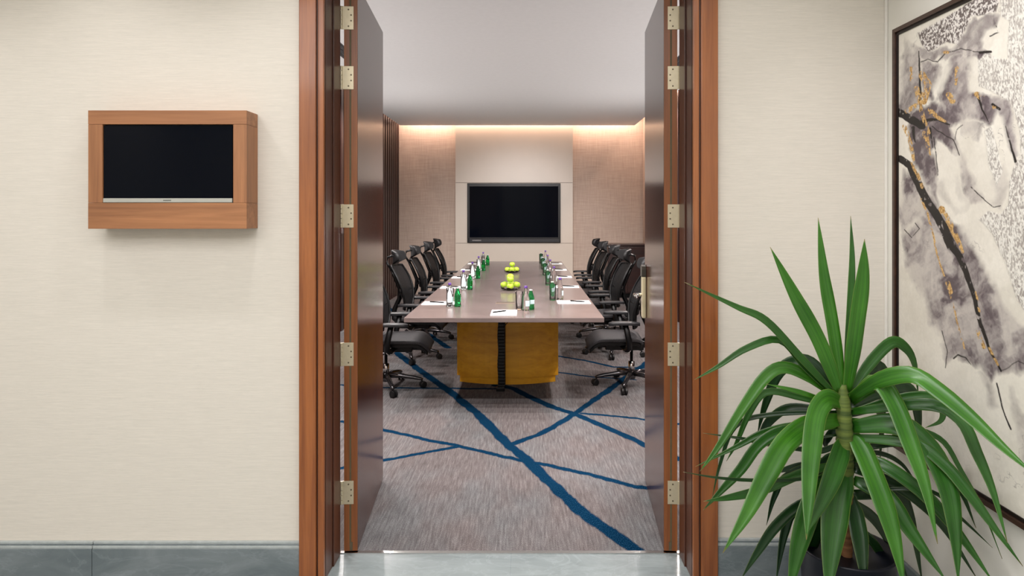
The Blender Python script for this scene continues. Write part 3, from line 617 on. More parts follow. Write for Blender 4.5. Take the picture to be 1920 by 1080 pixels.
# ------------------------------------------------------------------ meeting room screen
TD = 12.47; x0, x1 = px(876, TD), px(1051, TD); zt, zl = zb(343.5, TD), zb(455, TD)
t = empty('wall_television', (0.5*(x0+x1), 12.49, zl)); tag(t, 'large black flat television mounted on the pale panel at the end of the meeting room', 'television')
X0 = t.location.x; Z0 = zl
def lb(bm, a0, a1, y0, y1, c0, c1, mi=0): return box(bm, a0-X0, a1-X0, y0-12.49, y1-12.49, c0-Z0, c1-Z0, mi)
bm = B(); lb(bm, x0, x1, 12.462, 12.499, zl, zt); obj('cabinet', bm, M['black'], t, bevel=0.006)
bm = B(); lb(bm, x0+0.045, x1-0.045, 12.452, 12.464, zl+0.10, zt-0.06); obj('display', bm, M['screen'], t, bevel=0.003)
bm = B()
lb(bm, x0+0.025, x0+0.045, 12.45, 12.464, zl+0.085, zt-0.045); lb(bm, x1-0.045, x1-0.025, 12.45, 12.464, zl+0.085, zt-0.045)
lb(bm, x0+0.045, x1-0.045, 12.45, 12.464, zt-0.062, zt-0.045); lb(bm, x0+0.045, x1-0.045, 12.45, 12.464, zl+0.085, zl+0.1)
obj('bezel', bm, M['tvgrey'], t, bevel=0.003)
bm = B(); lb(bm, x0+0.04, x1-0.02, 12.445, 12.464, zl+0.008, zl+0.078); cn = obj('control_bar', bm, M['tvgrey'], t, bevel=0.004)
bm = B()
for i in range(8): lb(bm, x0+0.10+i*0.021, x0+0.10+i*0.021+0.016, 12.442, 12.446, zl+0.032, zl+0.052)
obj('wordmark', bm, M['mark'], cn)

# ------------------------------------------------------------------ credenza in the far right corner
t = empty('credenza', (1.87, 12.37, 0)); tag(t, 'dark brown wooden credenza against the far wall behind the right row of chairs', 'cabinet')
ct = zb(458, 12.1)
bm = B(); box(bm, -0.36, 0.36, -0.25, 0.27, 0.08, ct-0.035); obj('body', bm, M['credenza'], t, bevel=0.003)
bm = B(); box(bm, -0.375, 0.365, -0.27, 0.275, ct-0.033, ct); obj('top', bm, M['credenza'], t, bevel=0.003)
bm = B(); box(bm, -0.34, 0.34, -0.22, 0.25, 0.0, 0.08); obj('plinth', bm, M['black'], t)
for s in (-1, 1):
    bm = B(); a_, b_ = sorted((s*0.005, s*0.35)); box(bm, a_, b_, -0.268, -0.251, 0.1, ct-0.05); d_ = obj('cabinet_door', bm, M['credenza'], t, bevel=0.003)
    bm = B(); box(bm, s*0.03-0.006, s*0.03+0.006, -0.285, -0.268, 0.5, 0.62); obj('handle', bm, M['screw'], d_)

# ------------------------------------------------------------------ conference table
TC = -0.163; TY0, TY1 = 5.06, 11.02; TZ = 0.75; TW = 0.767
t = empty('conference_table', (TC, 0.5*(TY0+TY1), 0)); tag(t, 'long taupe conference table on a golden wooden base in the middle of the room', 'table')
cy = t.location.y
bm = B(); ys = [TY0, 8.02, TY1]
for a_, b_ in zip(ys, ys[1:]): box(bm, -TW, TW, a_-cy+0.001, b_-cy-0.001, TZ-0.036, TZ)
obj('tabletop', bm, M['table'], t, bevel=0.003)
bm = B()                                             # bowed plinth, split down the middle at its end
def plinth(bm, x0_, x1_, z0, z1, inset, mi=0):
    n = 8; fr = []; bk = []
    for i in range(n+1):
        x = x0_+(x1_-x0_)*i/n; bow = 0.13*(1-(x/0.47)**2)
        fr.append((x, 6.10-cy-bow+inset)); bk.append((x, 10.1-cy+bow-inset))
    lo = [bm.verts.new((p[0], p[1], z0)) for p in fr+bk[::-1]]; hi = [bm.verts.new((p[0], p[1], z1)) for p in fr+bk[::-1]]
    bm.faces.new(lo[::-1]).material_index = mi; bm.faces.new(hi).material_index = mi
    for i in range(len(lo)): bm.faces.new((lo[i], lo[(i+1) % len(lo)], hi[(i+1) % len(lo)], hi[i])).material_index = mi
plinth(bm, -0.466, -0.052, 0.06, TZ-0.037, 0); obj('base_panel', bm, M['base'], t)
bm = B(); plinth(bm, -0.016, 0.466, 0.06, TZ-0.037, 0); obj('base_panel', bm, M['base'], t)
bm = B(); plinth(bm, -0.440, -0.052, 0.0, 0.06, 0.015); plinth(bm, -0.016, 0.440, 0.0, 0.06, 0.015); obj('base_skirting', bm, M['base'], t)
bm = B(); box(bm, -0.05, -0.018, 6.02-cy, 10.05-cy, 0.0, TZ-0.04); obj('base_core', bm, M['black'], t)
for cyy in (0.8*F/168,):
    bm = B(); gx = px(947.5, cyy)-TC; box(bm, gx-0.085, gx+0.085, cyy-cy-0.055, cyy-cy+0.055, TZ-0.001, TZ+0.0022, 0)
    box(bm, gx-0.082, gx+0.082, cyy-cy+0.01, cyy-cy+0.038, TZ+0.0022, TZ+0.0028, 1)
    obj('cable_flap', bm, [plain('flap_taupe', hexc(120, 104, 92), 0.35), M['darkgap']], t, bevel=0.001)

# hanging cable duct and plugs at the end of the table
t = empty('cable_duct', (px(940, 5.78), 5.78, 0)); tag(t, 'black flexible cable duct hanging from the near end of the table to the carpet', 'cable duct')
bm = B()
for i in range(22):
    z = 0.03+i*0.028; box(bm, -0.031+0.003*math.sin(i*0.7), 0.031+0.003*math.sin(i*0.7), -0.022, 0.022, z, z+0.025)
obj('duct_links', bm, M['plastic'], t, bevel=0.004)
bm = B(); box(bm, -0.045, 0.03, -0.03, 0.03, 0.0, 0.035); obj('foot', bm, M['plastic'], t, bevel=0.006)
bm = B(); box(bm, -0.06, 0.05, -0.04, 0.04, 0.645, 0.712); obj('socket_box', bm, M['plastic'], t, bevel=0.006)
for i in range(3):
    bm = B(); ph = i*1.1
    pts = [(0.035+0.028*math.sin(q*0.55+ph)*(0.5+q/14)+0.010, -0.045-0.004*i, 0.67-0.085*(1-abs(q-6)/6)*(0.6+0.3*i)) for q in range(13)]
    tube(bm, pts, 0.0035, 8); obj('cable', bm, M['plastic'], t, smooth=True)

# ------------------------------------------------------------------ chairs (local: faces +y, column at origin)
def make_chair():
    t = empty('office_chair')
    bm = B()
    lathe(bm, [(0.018, 0.06), (0.034, 0.065), (0.038, 0.085), (0.036, 0.125), (0.028, 0.14), (0.02, 0.142)], 18)
    ANG = [math.radians(a_) for a_ in (18, 90, 162, 234, 306)]
    for an in ANG:
        c_, s_ = math.cos(an), math.sin(an)
        tube(bm, [(c_*0.02, s_*0.02, 0.115), (c_*0.12, s_*0.12, 0.112), (c_*0.24, s_*0.24, 0.094), (c_*0.305, s_*0.305, 0.080), (c_*0.325, s_*0.325, 0.072)], [0.024, 0.021, 0.017, 0.015, 0.010], 10, sx=1.15)
    obj('star_base', bm, plain('polished_dark_base', hexc(96, 94, 96), 0.2, metal=0.9), t, smooth=True)
    for an in ANG:
        c_, s_ = math.cos(an), math.sin(an); bm = B(); R_ = Matrix.Translation((c_*0.315, s_*0.315, 0)) @ Matrix.Rotation(an+0.5, 4, 'Z')
        lathe(bm, [(0.007, 0.045), (0.007, 0.075)], 8, M4=R_)
        for sd in (-1, 1):
            W_ = R_ @ Matrix.Translation((0.012, sd*0.016, 0.030)) @ Matrix.Rotation(PI/2, 4, 'X')
            lathe(bm, [(0.022, -0.010), (0.029, -0.007), (0.030, 0), (0.029, 0.007), (0.022, 0.010)], 16, M4=W_)
        box(bm, -0.012, 0.03, -0.007, 0.007, 0.03, 0.052, M4=R_)
        obj('caster', bm, M['caster'], t, smooth=False)
    bm = B(); lathe(bm, [(0.028, 0.12), (0.028, 0.22), (0.021, 0.222), (0.014, 0.224), (0.014, 0.37)], 16); obj('gas_column', bm, M['chrome'], t, smooth=True)
    bm = B(); box(bm, -0.09, 0.09, -0.10, 0.24, 0.335, 0.395); box(bm, -0.05, 0.05, -0.14, 0.30, 0.350, 0.41); tube(bm, [(-0.17, 0.06, 0.365), (0.17, 0.06, 0.365)], 0.026, 14)
    mc = obj('tilt_mechanism', bm, M['plastic'], t, bevel=0.008)
    for sd in (-1, 1):
        bm = B(); R_ = Matrix.Translation((sd*0.17, 0.06, 0.365)) @ Matrix.Rotation(sd*PI/2, 4, 'Y')
        lathe(bm, [(0.032, 0), (0.038, 0.004), (0.040, 0.012), (0.034, 0.016), (0.030, 0.016), (0.029, 0.010)], 22, M4=R_); obj('adjuster_ring', bm, M['chrome'], mc, smooth=True)
    bm = B(); tube(bm, [(0.16, 0.02, 0.36), (0.24, 0.05, 0.372), (0.27, 0.08, 0.374)], [0.006, 0.006, 0.012], 8); obj('lever', bm, M['plastic'], mc, smooth=True)
    # seat: waterfall front, rounded outline
    def seat(u, v):
        a_ = (u-0.5)*2; y_ = -0.075+0.485*v; w_ = 0.25*(1-0.10*(1-v)**2)*(1-0.16*max(0, v-0.82)**1.3*6)
        x_ = a_*w_; z_ = 0.472-0.022*abs(a_)**3.2 - 0.090*max(0, (v-0.72)/0.28)**2.0 - 0.02*max(0, (0.12-v)/0.12)**2 + 0.012*(abs(a_)**2)
        return (Vector((x_, y_, z_)), Vector((0, 0.25*max(0, (v-0.72)/0.28), 1)).normalized())
    bm = B(); grid_solid(bm, seat, 16, 18, 0.030); obj('seat', bm, M['seatmesh'], t, smooth=True, bevel=0.006)
    def pan(u, v):
        p, n_ = seat(0.03+0.94*u, 0.02+0.95*v); return (p-n_*0.030, n_)
    bm = B(); grid_solid(bm, pan, 10, 10, 0.036); obj('seat_pan', bm, M['plastic'], t, smooth=False, bevel=0.008)
    # backrest: mesh in a rim, bowed sideways and leaning back
    def bp(u, v):
        a_ = (u-0.5)*2; z_ = 0.545+0.455*v
        w_ = 0.225*(0.86+0.26*math.sin(min(1, v*1.05)*PI*0.62)-0.30*max(0, v-0.62)**1.6*2.2)*(1-0.10*max(0, 0.15-v)/0.15)
        ln = -0.045+0.028*math.sin(v*PI)*1.2-0.125*v**1.3
        return Vector((a_*w_, ln+0.045*a_*a_, z_-0.012*a_*a_*(v)-0.0))
    def back(u, v): return (bp(u, v), Vector((0, 1, 0.12)).normalized())
    bm = B(); grid_solid(bm, back, 14, 20, 0.004); obj('back_mesh', bm, M['mesh'], t, smooth=True)
    loop = [bp(0, j/14) for j in range(15)]+[bp(i/10, 1) for i in range(1, 11)]+[bp(1, 1-j/14) for j in range(1, 15)]+[bp(1-i/10, 0) for i in range(1, 10)]
    bm = B(); tube(bm, loop+[loop[0]], 0.0115, 8, cap=False); obj('back_rim', bm, M['plastic'], t, smooth=True)
    bm = B(); sp_ = [(0, -0.10, 0.385), (0, -0.155, 0.43), (0, -0.155, 0.52), (0, -0.10, 0.64), (0, -0.095, 0.74), (0, -0.145, 0.86), (0, -0.195, 0.97)]
    tube(bm, sp_, [0.030, 0.030, 0.026, 0.024, 0.022, 0.020, 0.016], 10, sx=1.5)
    for sd in (-1, 1): tube(bm, [(0, -0.10, 0.66), (sd*0.10, -0.07, 0.70), (sd*0.19, -0.02, 0.735)], 0.010, 8); tube(bm, [(0, -0.185, 0.94), (sd*0.06, -0.175, 0.975), (sd*0.11, -0.150, 0.995)], 0.010, 8)
    obj('back_spine', bm, M['plastic'], t, smooth=True)
    def lum(u, v):
        a_ = (u-0.5)*2; p = bp(0.5+a_*0.40, 0.26+0.20*v); return (p-Vector((0, 0.012, 0)), Vector((0, 1, 0)))
    bm = B(); grid_solid(bm, lum, 10, 4, 0.010); obj('lumbar_pad', bm, M['leather'], t, smooth=True)
    # armrests
    for sd in (-1, 1):
        bm = B(); tube(bm, [(sd*0.10, 0.10, 0.385), (sd*0.24, 0.075, 0.372), (sd*0.298, 0.05, 0.395), (sd*0.307, 0.055, 0.47), (sd*0.312, 0.085, 0.60)], [0.020, 0.022, 0.026, 0.026, 0.024], 10, up=(0, 1, 0), sx=1.0)
        ar = obj('armrest', bm, M['plastic'], t, smooth=True)
        def pad(u, v, sd=sd):
            a_ = (u-0.5)*2; b__ = (v-0.5)*2; e_ = (1-abs(b__)**4)**0.5 if abs(b__) < 1 else 0.0
            return (Vector((sd*0.312+a_*0.046*max(0.25, e_)+sd*0.006*b__, 0.095+b__*0.135, 0.628-0.006*a_*a_-0.010*b__**4)), Vector((0, 0, 1)))
        bm = B(); grid_solid(bm, pad, 6, 14, 0.024); obj('arm_pad', bm, M['armpad'], ar, smooth=True, bevel=0.005)
    # headrest on a curved bracket
    def head(u, v):
        a_ = (u-0.5)*2; b__ = (v-0.5)*2
        return (Vector((a_*0.155*(1-0.10*b__*b__), -0.130+0.078*a_*a_-0.018*v-0.012*b__*b__, 1.085+b__*0.076*(1-0.40*a_*a_)+0.012*a_*a_)), Vector((-0.4*a_, 1, 0.1)).normalized())
    bm = B(); grid_solid(bm, head, 14, 8, 0.030); obj('headrest', bm, M['leather'], t, smooth=True, bevel=0.008)
    bm = B(); tube(bm, [(0, -0.195, 0.96), (0, -0.235, 1.02), (0, -0.225, 1.08), (0, -0.165, 1.10)], [0.014, 0.012, 0.012, 0.014], 8, sx=2.0)
    for sd in (-1, 1): tube(bm, [(sd*0.02, -0.175, 1.095), (sd*0.07, -0.165, 1.10), (sd*0.11, -0.125, 1.10)], 0.009, 8)
    obj('headrest_bracket', bm, M['plastic'], t, smooth=True)
    return t
proto = make_chair()
# column position x, depth, extra turn in degrees
LCH = [(-1.235, 5.86, 4), (-1.245, 7.06, -3), (-1.24, 8.14, 2), (-1.245, 9.27, -2), (-1.25, 10.3, 3)]
RCH = [(0.955, 5.95, -3), (0.985, 7.30, 4), (0.995, 8.25, -2), (0.985, 9.34, 3), (0.99, 10.4, -3)]
ordn = ['nearest the doorway', 'second from doorway', 'middle of the five', 'second from far end', 'farthest from doorway']
first = True
for side, lst, rz in (('left', LCH, -PI/2), ('right', RCH, PI/2)):
    for i, (x, y, dt) in enumerate(lst):
        o = proto if first else copy_tree(proto); first = False
        o.location = (x, y, 0); o.rotation_euler = (0, 0, rz+math.radians(dt))
        tag(o, 'black mesh office chair with headrest, %s of the table, %s' % (side, ordn[i]), 'chair', 'mesh office chairs around the conference table')

# ------------------------------------------------------------------ on the table: notepads, pens, bottles, glasses, fruit
G = TZ+0.0005
bm = B(); box(bm, -0.148, 0.148, -0.104, 0.104, 0, 0.0035); PAD = obj('notepad', bm, M['paper'], bevel=0.0006)
bm = B(); tube(bm, [(-0.07, 0, 0.0055), (0.052, 0, 0.0055), (0.066, 0, 0.0050), (0.073, 0, 0.0045)], [0.0055, 0.0055, 0.0035, 0.0008], 10); PEN = obj('pen', bm, M['pen'], smooth=True)
def bottle(name, prof, mat, capm, capz, capr, caph, label, n=24):
    t = empty(name)
    bm = B(); lathe(bm, prof, n); obj('glass_body', bm, mat, t, smooth=True)
    bm = B(); lathe(bm, [(capr*0.9, 0), (capr, 0.002), (capr, caph-0.003), (capr*0.85, caph)], 18, z0=capz); obj('cap', bm, capm, t, smooth=False)
    if label:
        r_, z_a, z_b, a0, a1 = label; bm = B()
        def fn(u, v):
            an = a0+(a1-a0)*u; d_ = Vector((math.cos(an), math.sin(an), 0)); return (d_*(r_+0.0011)+Vector((0, 0, z_a+(z_b-z_a)*v)), d_)
        grid_solid(bm, fn, 12, 1, 0.0005); obj('label', bm, M['label'], t, smooth=False)
    return t
WB = bottle('water_bottle', [(0.026, 0), (0.029, 0.003), (0.030, 0.02), (0.030, 0.095), (0.027, 0.118), (0.018, 0.145), (0.0125, 0.165), (0.0115, 0.188)], M['water'], M['purple'], 0.186, 0.0138, 0.018, (0.0302, 0.04, 0.085, math.radians(-60), math.radians(30)))
GB_ = bottle('green_bottle', [(0.025, 0), (0.029, 0.004), (0.030, 0.015), (0.026, 0.030), (0.0285, 0.045), (0.0285, 0.085), (0.026, 0.110), (0.018, 0.130), (0.013, 0.145), (0.012, 0.158)], M['green'], M['silver'], 0.156, 0.0145, 0.010, (0.0287, 0.048, 0.083, math.radians(-70), math.radians(25)))
bm = B(); lathe(bm, [(0.026, 0), (0.0285, 0.002), (0.032, 0.150), (0.0318, 0.152), (0.0300, 0.150), (0.0262, 0.012), (0.002, 0.010)], 28); GL = obj('highball_glass', bm, M['glass'], smooth=True)
used = set()
def place(src, loc, rz, label, cat, group):
    o = src if src.name not in used else copy_tree(src)
    if o is src: used.add(src.name)
    o.location = loc; o.rotation_euler = (0, 0, rz); tag(o, label, cat, group); return o
seat_name = ['nearest the doorway', 'second from doorway', 'third and middle one', 'fourth from doorway', 'farthest away']
LP = [5.88, 7.13, 8.24, 9.36, 10.5]; RP = [5.95, 7.20, 8.30, 9.35, 10.5]
LB = [5.67, 6.93, 8.10, 9.18, 10.17]; RBt = [6.12, 7.40, 8.53, 9.5, 10.6]
for i in range(5):
    S = 'left table side, '+seat_name[i]
    place(PAD, (-0.762, LP[i], G), random.uniform(-0.03, 0.03), 'white notepad with pen, '+S, 'notepad', 'white notepads on the table')
    place(PEN, (-0.785, LP[i]+0.01, G+0.0037), random.uniform(-0.35, -0.1), 'black pen on white notepad, '+S, 'pen', 'black pens on the notepads')
    place(WB, (-0.648, LB[i], G), 0.2*i, 'clear water bottle, '+S, 'bottle', 'clear water bottles on the table')
    place(GB_, (-0.580, LB[i]-0.005, G), 1.0+0.2*i, 'small green glass bottle, '+S, 'bottle', 'green bottles on the table')
    place(GL, (-0.655, LB[i]+0.085, G), 0, 'clear highball glass behind the water bottle, '+S, 'glass', 'highball glasses on the table')
    S = 'right table side, '+seat_name[i]
    place(PAD, (0.434, RP[i], G), random.uniform(-0.03, 0.03), 'white notepad with pen, '+S, 'notepad', 'white notepads on the table')
    place(PEN, (0.47, RP[i], G+0.0037), random.uniform(-0.5, -0.2), 'black pen on white notepad, '+S, 'pen', 'black pens on the notepads')
    place(GB_, (0.252, RBt[i]+0.04, G), -0.6, 'small green glass bottle, '+S, 'bottle', 'green bottles on the table')
    place(WB, (0.322, RBt[i]+0.01, G), 0.3*i, 'clear water bottle, '+S, 'bottle', 'clear water bottles on the table')
    place(GL, (0.252, RBt[i]-0.035, G), 0, 'clear highball glass in front of the green bottle, '+S, 'glass', 'highball glasses on the table')
E = 'near end of the table facing the doorway'
place(PAD, (px(945, 5.31), 5.31, G), PI/2, 'white notepad lying upright on the '+E, 'notepad', 'white notepads on the table')
place(PEN, (px(937, 5.33), 5.33, G+0.0037), 0.75, 'black pen slantwise on notepad, '+E, 'pen', 'black pens on the notepads')
place(WB, (px(986, 5.43), 5.43, G), -0.6, 'clear water bottle beside the highball glass, '+E, 'bottle', 'clear water bottles on the table')
place(GB_, (px(995.5, 5.50), 5.50, G), -0.6, 'green bottle behind the water bottle, '+E, 'bottle', 'green bottles on the table')
place(GL, (px(973.5, 5.50), 5.50, G), 0, 'clear highball glass left of the water bottle, '+E, 'glass', 'highball glasses on the table')

def make_apple():
    t = empty('green_apple'); bm = B(); n = 20; R = 0.036
    prof = []
    for i in range(13):
        a_ = PI*i/12; r_ = R*math.sin(a_)**0.9*(1.04-0.06*math.cos(a_)) if 0 < i < 12 else 0.0015
        z_ = -R*0.90*math.cos(a_)
        if i < 2: z_ += 0.004*(2-i)
        if i > 10: z_ -= 0.005*(i-10)
        prof.append((max(0.0015, r_), z_))
    lathe(bm, prof, n); obj('skin', bm, M['apple'], t, smooth=True)
    bm = B(); tube(bm, [(0, 0, 0.020), (0.001, 0, 0.030), (0.004, 0.001, 0.039)], 0.0013, 6); obj('stem', bm, M['applestem'], t)
    return t
AP = make_apple()
def make_bowl():
    bm = B(); n = 40; prof = [(0.035, 0.0), (0.055, 0.002), (0.085, 0.012), (0.108, 0.030), (0.104, 0.031), (0.083, 0.016), (0.055, 0.007), (0.002, 0.006)]
    lathe(bm, prof, n)
    for v in bm.verts:
        r_ = math.hypot(v.co.x, v.co.y)
        if r_ > 0.07: v.co.z += 0.006*math.sin(math.atan2(v.co.y, v.co.x)*10)*(r_-0.07)/0.038
    return obj('fruit_bowl', bm, M['glass'], smooth=True)
BW = make_bowl()
R = 0.036
for bi, (bxx, by, nm, pos) in enumerate((
    (px(957, 6.9), 6.88, 'nearer fruit bowl', [(-0.066, 0.012, 0.2, 'left side of the pile'), (0.066, 0.010, 0.2, 'right side of the pile'), (0.0, -0.062, 0, 'front of the pile, bottom'), (0.0, 0.082, 0.3, 'back of the pile, bottom'), (0.0, -0.034, 1.40, 'upper front of the pile'), (-0.002, 0.048, 1.76, 'top of the pile, at the back')]),
    (px(960, 8.9), 8.90, 'farther fruit bowl', [(-0.06, 0.0, 0, 'left side of the pile'), (0.06, 0.0, 0, 'right side of the pile'), (0.0, -0.050, 0, 'front of the pile'), (0.0, 0.055, 0, 'back of the pile'), (0.002, 0.003, 1.3, 'top of the pile')]))):
    place(BW, (bxx, by, G), 0.2*bi, 'clear glass bowl holding green apples, %s on the table' % nm.split()[0], 'bowl', 'fruit bowls on the table')
    for (ax_, ay, lv, wh) in pos:
        o = place(AP, (bxx+ax_, by+ay, G+0.047+lv*0.050), random.uniform(0, 6), 'green apple, %s, %s' % (wh, nm), 'apple', 'green apples in the fruit bowls')
        o.rotation_euler = (random.uniform(-0.3, 0.3), random.uniform(-0.3, 0.3), random.uniform(0, 6))

# ------------------------------------------------------------------ framed painting on the right wall
ay1 = AX*F/(1672.5-VX); ay0 = ay1-1.22; az1 = H+(VY-56)*ay1/F; az0 = H-(837.5-VY)*ay1/F
t = empty('framed_painting', (1.53, 0.5*(ay0+ay1), az0)); tag(t, 'large abstract painting in grey, black and gold in a dark frame on the right wall', 'painting')
cy = t.location.y
ca0, ca1, cz0, cz1 = ay0+0.02, ay1-0.02, az0+0.02, az1-0.02
NU, NV = int((ca1-ca0)/0.0021), int((cz1-cz0)/0.0021)
gy, gz = np.meshgrid(np.linspace(ca0, ca1, NU+1), np.linspace(cz0, cz1, NV+1), indexing='ij')
pc_, gd_, rl_ = paint(gy, gz)
nvt = (NU+1)*(NV+1); verts = np.zeros((nvt+4, 3)); verts[:nvt, 0] = -0.018; verts[:nvt, 1] = gy.ravel()-cy; verts[:nvt, 2] = gz.ravel()-az0
verts[nvt:] = [(-0.002, ca0-cy, cz0-az0), (-0.002, ca1-cy, cz0-az0), (-0.002, ca1-cy, cz1-az0), (-0.002, ca0-cy, cz1-az0)]
ii, jj = np.meshgrid(np.arange(NU), np.arange(NV), indexing='ij'); q0 = (ii*(NV+1)+jj).ravel()
quads = np.stack([q0, q0+1, q0+NV+2, q0+NV+1], 1)
faces = np.vstack([quads, [[nvt, nvt+1, nvt+2, nvt+3]]])
me = bpy.data.meshes.new('canvas'); me.vertices.add(nvt+4); me.vertices.foreach_set('co', verts.astype(np.float32).ravel())
me.loops.add(faces.size); me.loops.foreach_set('vertex_index', faces.astype(np.int32).ravel())
me.polygons.add(len(faces)); me.polygons.foreach_set('loop_start', (np.arange(len(faces))*4).astype(np.int32)); me.update(calc_edges=True)
for nm_, arr in (('picture', pc_.reshape(-1, 3)), ('finish', np.stack([gd_.ravel(), rl_.ravel(), 0*gd_.ravel()], 1))):
    at_ = me.color_attributes.new(nm_, 'FLOAT_COLOR', 'POINT'); full = np.ones((nvt+4, 4), np.float32); full[:nvt, :3] = arr; at_.data.foreach_set('color', full.ravel())
me.materials.append(M['painting']); cv = bpy.data.objects.new('canvas', me); C.objects.link(cv); cv.parent = t
bm = B(); fw = 0.030; Hh = az1-az0; a_, b_ = ay0-cy, ay1-cy
box(bm, -0.030, -0.001, a_, b_, Hh-fw*0.55, Hh); box(bm, -0.030, -0.001, a_, b_, 0, fw*0.55); box(bm, -0.030, -0.001, a_, a_+fw*0.55, 0.0165, Hh-0.0165); box(bm, -0.030, -0.001, b_-fw*0.55, b_, 0.0165, Hh-0.0165)
obj('frame', bm, M['frame'], t, bevel=0.001)
bm = B(); e0, e1 = fw*0.55, fw*0.95
box(bm, -0.022, -0.001, a_+e0, b_-e0, Hh-e1, Hh-e0); box(bm, -0.022, -0.001, a_+e0, b_-e0, e0, e1); box(bm, -0.022, -0.001, a_+e0, a_+e1, e1, Hh-e1); box(bm, -0.022, -0.001, b_-e1, b_-e0, e1, Hh-e1)
obj('inner_frame', bm, M['frameinner'], t)

# ------------------------------------------------------------------ potted dracaena
PD = 2.30; pcx = px(1588, PD)
t = empty('potted_dracaena', (pcx, PD, 0)); tag(t, 'tall potted plant with long arching green leaves in a dark pot, by the right wall', 'plant')
bm = B(); lathe(bm, [(0.10, 0), (0.115, 0.004), (0.135, 0.12), (0.150, 0.30), (0.158, 0.385), (0.160, 0.392), (0.150, 0.392), (0.146, 0.36)], 40)
obj('pot', bm, M['pot'], t, smooth=True)
bm = B(); lathe(bm, [(0.002, 0.358), (0.144, 0.355), (0.144, 0.34)], 30, cap=False); obj('soil', bm, M['soil'], t)
bm = B(); pts = []; rad = []
N_ = 44
for i in range(N_+1):
    f_ = i/N_; x_ = px(1588-8*f_, PD)-pcx; z_ = 0.35+(0.955-0.35)*f_
    pts.append((x_, 0.004*math.sin(f_*7), z_)); rad.append((0.017+0.010*math.sin(f_*PI*0.9))*(1.0 if i % 2 else 1.10)*(1 if f_ < 0.9 else 1-(f_-0.9)*4))
tube(bm, pts, rad, 14); obj('stem', bm, M['stem'], t, smooth=True)
def catmull(P_, n):
    out = []; Q = [P_[0]*2-P_[1]]+P_+[P_[-1]*2-P_[-2]]; segn = len(P_)-1
    for i in range(n+1):
        s_ = i/n*segn; j = min(int(s_), segn-1); t_ = s_-j; a_, b_, c_, d_ = Q[j], Q[j+1], Q[j+2], Q[j+3]
        out.append(0.5*((2*b_)+(c_-a_)*t_+(2*a_-5*b_+4*c_-d_)*t_**2+(3*b_-a_-3*c_+d_)*t_**3))
    return out
def leaf(pxs, wpx, off, mat='leaf', fold=0.28, tilt=0.35):
    """pxs: leaf midline as seen from the doorway side; off: how far the tip reaches towards (-) or away (+) in depth"""
    n0 = len(pxs)-1; ctr = []
    L_ = [0]
    for a_, b_ in zip(pxs, pxs[1:]): L_.append(L_[-1]+math.dist(a_, b_))
    for i, p in enumerate(pxs):
        f_ = L_[i]/L_[-1]; d_ = PD+off*(f_**0.8)
        ctr.append(Vector((px(p[0], d_)-pcx, d_-PD, zb(p[1], d_))))
    n = 22; cc = catmull(ctr, n); bm = B(); uvl = bm.loops.layers.uv.new('UVMap'); rows = []
    vd = Vector((0, -1, tilt)).normalized()
    for i, c_ in enumerate(cc):
        t_ = (cc[min(i+1, n)]-cc[max(i-1, 0)]).normalized(); s_ = t_.cross(vd)
        if s_.length < 0.15: s_ = t_.cross(Vector((0.3, -1, 1)))
        s_.normalize(); nn = s_.cross(t_).normalized(); f_ = i/n
        w_ = 0.5*wpx*PD/F*(min(1, 0.55+f_*2.2))*(1-max(0, (f_-0.50)/0.50)**1.6)
        w_ = max(w_, 0.0006)
        rows.append([(c_+s_*w_*q+nn*(abs(q)**1.3*w_*fold), (0.5+q*0.5, f_)) for q in (-1, -0.5, 0, 0.5, 1)])
    V = [[bm.verts.new(p[0]) for p in r] for r in rows]
    for i in range(n):
        for j in range(4):
            fc = bm.faces.new((V[i][j], V[i][j+1], V[i+1][j+1], V[i+1][j]))
            uvs = (rows[i][j][1], rows[i][j+1][1], rows[i+1][j+1][1], rows[i+1][j][1])
            for lp_, uv_ in zip(fc.loops, uvs): lp_[uvl].uv = uv_
    o = obj('leaf', bm, M[mat], t, smooth=True)
    s_ = o.modifiers.new('solid', 'SOLIDIFY'); s_.thickness = 0.0009; s_.offset = 0
    return o
Y_, O_ = 'leafpale', 'leafdark'
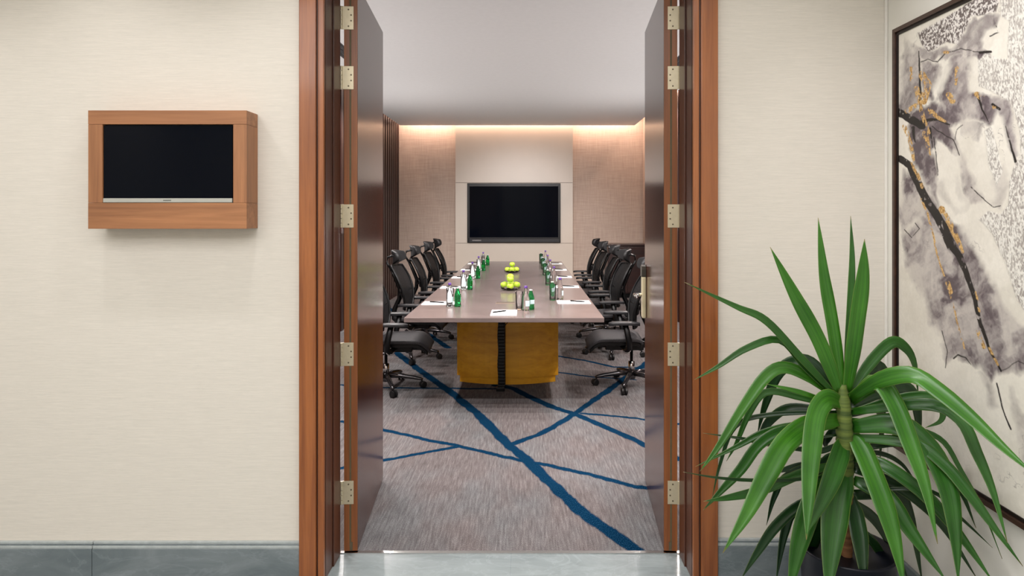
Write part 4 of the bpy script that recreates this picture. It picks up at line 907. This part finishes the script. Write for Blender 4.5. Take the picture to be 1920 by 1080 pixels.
LEAVES = [
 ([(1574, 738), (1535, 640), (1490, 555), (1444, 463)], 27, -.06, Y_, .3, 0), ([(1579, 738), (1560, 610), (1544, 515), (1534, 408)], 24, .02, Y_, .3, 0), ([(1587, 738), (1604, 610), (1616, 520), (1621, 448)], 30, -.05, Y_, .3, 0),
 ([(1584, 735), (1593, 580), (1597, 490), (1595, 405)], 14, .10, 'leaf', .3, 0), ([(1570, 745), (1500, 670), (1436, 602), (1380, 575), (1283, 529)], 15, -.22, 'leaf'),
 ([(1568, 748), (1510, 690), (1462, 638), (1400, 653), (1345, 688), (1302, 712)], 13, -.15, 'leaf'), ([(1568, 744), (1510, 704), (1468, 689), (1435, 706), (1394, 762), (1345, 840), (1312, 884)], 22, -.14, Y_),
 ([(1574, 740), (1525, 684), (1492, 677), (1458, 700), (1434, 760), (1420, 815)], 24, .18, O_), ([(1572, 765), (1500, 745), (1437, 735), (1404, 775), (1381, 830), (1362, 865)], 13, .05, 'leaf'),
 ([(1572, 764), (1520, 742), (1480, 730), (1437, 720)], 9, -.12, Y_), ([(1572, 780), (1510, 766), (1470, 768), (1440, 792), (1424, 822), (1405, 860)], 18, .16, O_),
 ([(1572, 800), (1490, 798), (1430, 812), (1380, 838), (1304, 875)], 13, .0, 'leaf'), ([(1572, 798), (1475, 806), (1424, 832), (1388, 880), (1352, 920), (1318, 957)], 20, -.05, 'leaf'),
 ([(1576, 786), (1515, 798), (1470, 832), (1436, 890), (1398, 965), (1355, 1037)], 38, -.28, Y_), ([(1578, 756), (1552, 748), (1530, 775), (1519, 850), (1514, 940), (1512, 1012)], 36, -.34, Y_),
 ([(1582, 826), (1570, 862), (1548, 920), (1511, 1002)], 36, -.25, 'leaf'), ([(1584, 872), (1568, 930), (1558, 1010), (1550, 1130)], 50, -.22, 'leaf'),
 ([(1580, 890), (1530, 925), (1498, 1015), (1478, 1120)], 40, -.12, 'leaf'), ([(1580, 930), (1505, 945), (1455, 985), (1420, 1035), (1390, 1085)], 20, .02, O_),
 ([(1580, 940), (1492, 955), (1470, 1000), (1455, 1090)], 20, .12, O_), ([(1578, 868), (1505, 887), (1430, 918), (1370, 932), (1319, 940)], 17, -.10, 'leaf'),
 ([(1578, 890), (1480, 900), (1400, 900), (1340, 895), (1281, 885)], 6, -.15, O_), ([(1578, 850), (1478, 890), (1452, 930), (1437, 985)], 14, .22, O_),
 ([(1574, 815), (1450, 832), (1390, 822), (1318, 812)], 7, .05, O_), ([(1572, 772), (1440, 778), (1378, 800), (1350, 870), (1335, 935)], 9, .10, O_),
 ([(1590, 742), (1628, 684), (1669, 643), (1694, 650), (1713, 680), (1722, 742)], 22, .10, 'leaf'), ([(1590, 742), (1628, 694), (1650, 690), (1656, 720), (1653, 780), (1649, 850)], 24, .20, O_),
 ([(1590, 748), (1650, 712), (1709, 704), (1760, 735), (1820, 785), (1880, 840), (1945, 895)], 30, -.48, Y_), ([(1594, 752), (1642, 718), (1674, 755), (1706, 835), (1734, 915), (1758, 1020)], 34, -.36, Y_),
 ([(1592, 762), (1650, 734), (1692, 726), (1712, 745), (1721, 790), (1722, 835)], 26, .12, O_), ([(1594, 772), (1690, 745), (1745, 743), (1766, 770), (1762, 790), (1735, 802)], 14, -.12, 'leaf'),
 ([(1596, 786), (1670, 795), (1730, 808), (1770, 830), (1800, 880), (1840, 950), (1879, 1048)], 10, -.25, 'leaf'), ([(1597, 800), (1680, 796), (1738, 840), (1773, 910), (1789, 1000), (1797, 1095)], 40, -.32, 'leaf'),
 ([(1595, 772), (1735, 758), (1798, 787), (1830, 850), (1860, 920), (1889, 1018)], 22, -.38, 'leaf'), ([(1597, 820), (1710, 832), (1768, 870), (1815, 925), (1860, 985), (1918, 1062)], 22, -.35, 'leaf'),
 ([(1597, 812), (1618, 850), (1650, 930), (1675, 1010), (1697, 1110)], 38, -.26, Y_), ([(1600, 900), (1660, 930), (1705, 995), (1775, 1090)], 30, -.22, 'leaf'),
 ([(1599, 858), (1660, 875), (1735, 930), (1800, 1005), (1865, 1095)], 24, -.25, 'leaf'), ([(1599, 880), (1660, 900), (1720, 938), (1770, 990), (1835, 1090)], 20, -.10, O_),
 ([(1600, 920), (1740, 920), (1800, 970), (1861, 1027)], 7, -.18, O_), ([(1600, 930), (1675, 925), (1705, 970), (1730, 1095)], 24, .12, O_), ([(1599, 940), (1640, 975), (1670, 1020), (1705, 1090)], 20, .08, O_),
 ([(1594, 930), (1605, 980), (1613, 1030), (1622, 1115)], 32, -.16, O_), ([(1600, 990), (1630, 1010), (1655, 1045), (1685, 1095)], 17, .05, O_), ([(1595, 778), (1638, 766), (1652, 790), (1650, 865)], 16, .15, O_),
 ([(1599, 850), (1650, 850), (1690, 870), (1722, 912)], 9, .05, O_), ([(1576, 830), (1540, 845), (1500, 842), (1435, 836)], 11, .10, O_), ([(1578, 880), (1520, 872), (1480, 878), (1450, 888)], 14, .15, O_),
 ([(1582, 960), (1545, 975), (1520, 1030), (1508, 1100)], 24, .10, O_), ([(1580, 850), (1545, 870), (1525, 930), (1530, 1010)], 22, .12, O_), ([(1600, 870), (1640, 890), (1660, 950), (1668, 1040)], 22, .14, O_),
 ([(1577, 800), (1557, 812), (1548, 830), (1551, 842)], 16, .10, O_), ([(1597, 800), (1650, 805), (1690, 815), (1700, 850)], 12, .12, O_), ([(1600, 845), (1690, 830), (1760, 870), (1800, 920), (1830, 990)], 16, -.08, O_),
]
for a_ in LEAVES: leaf(*a_)
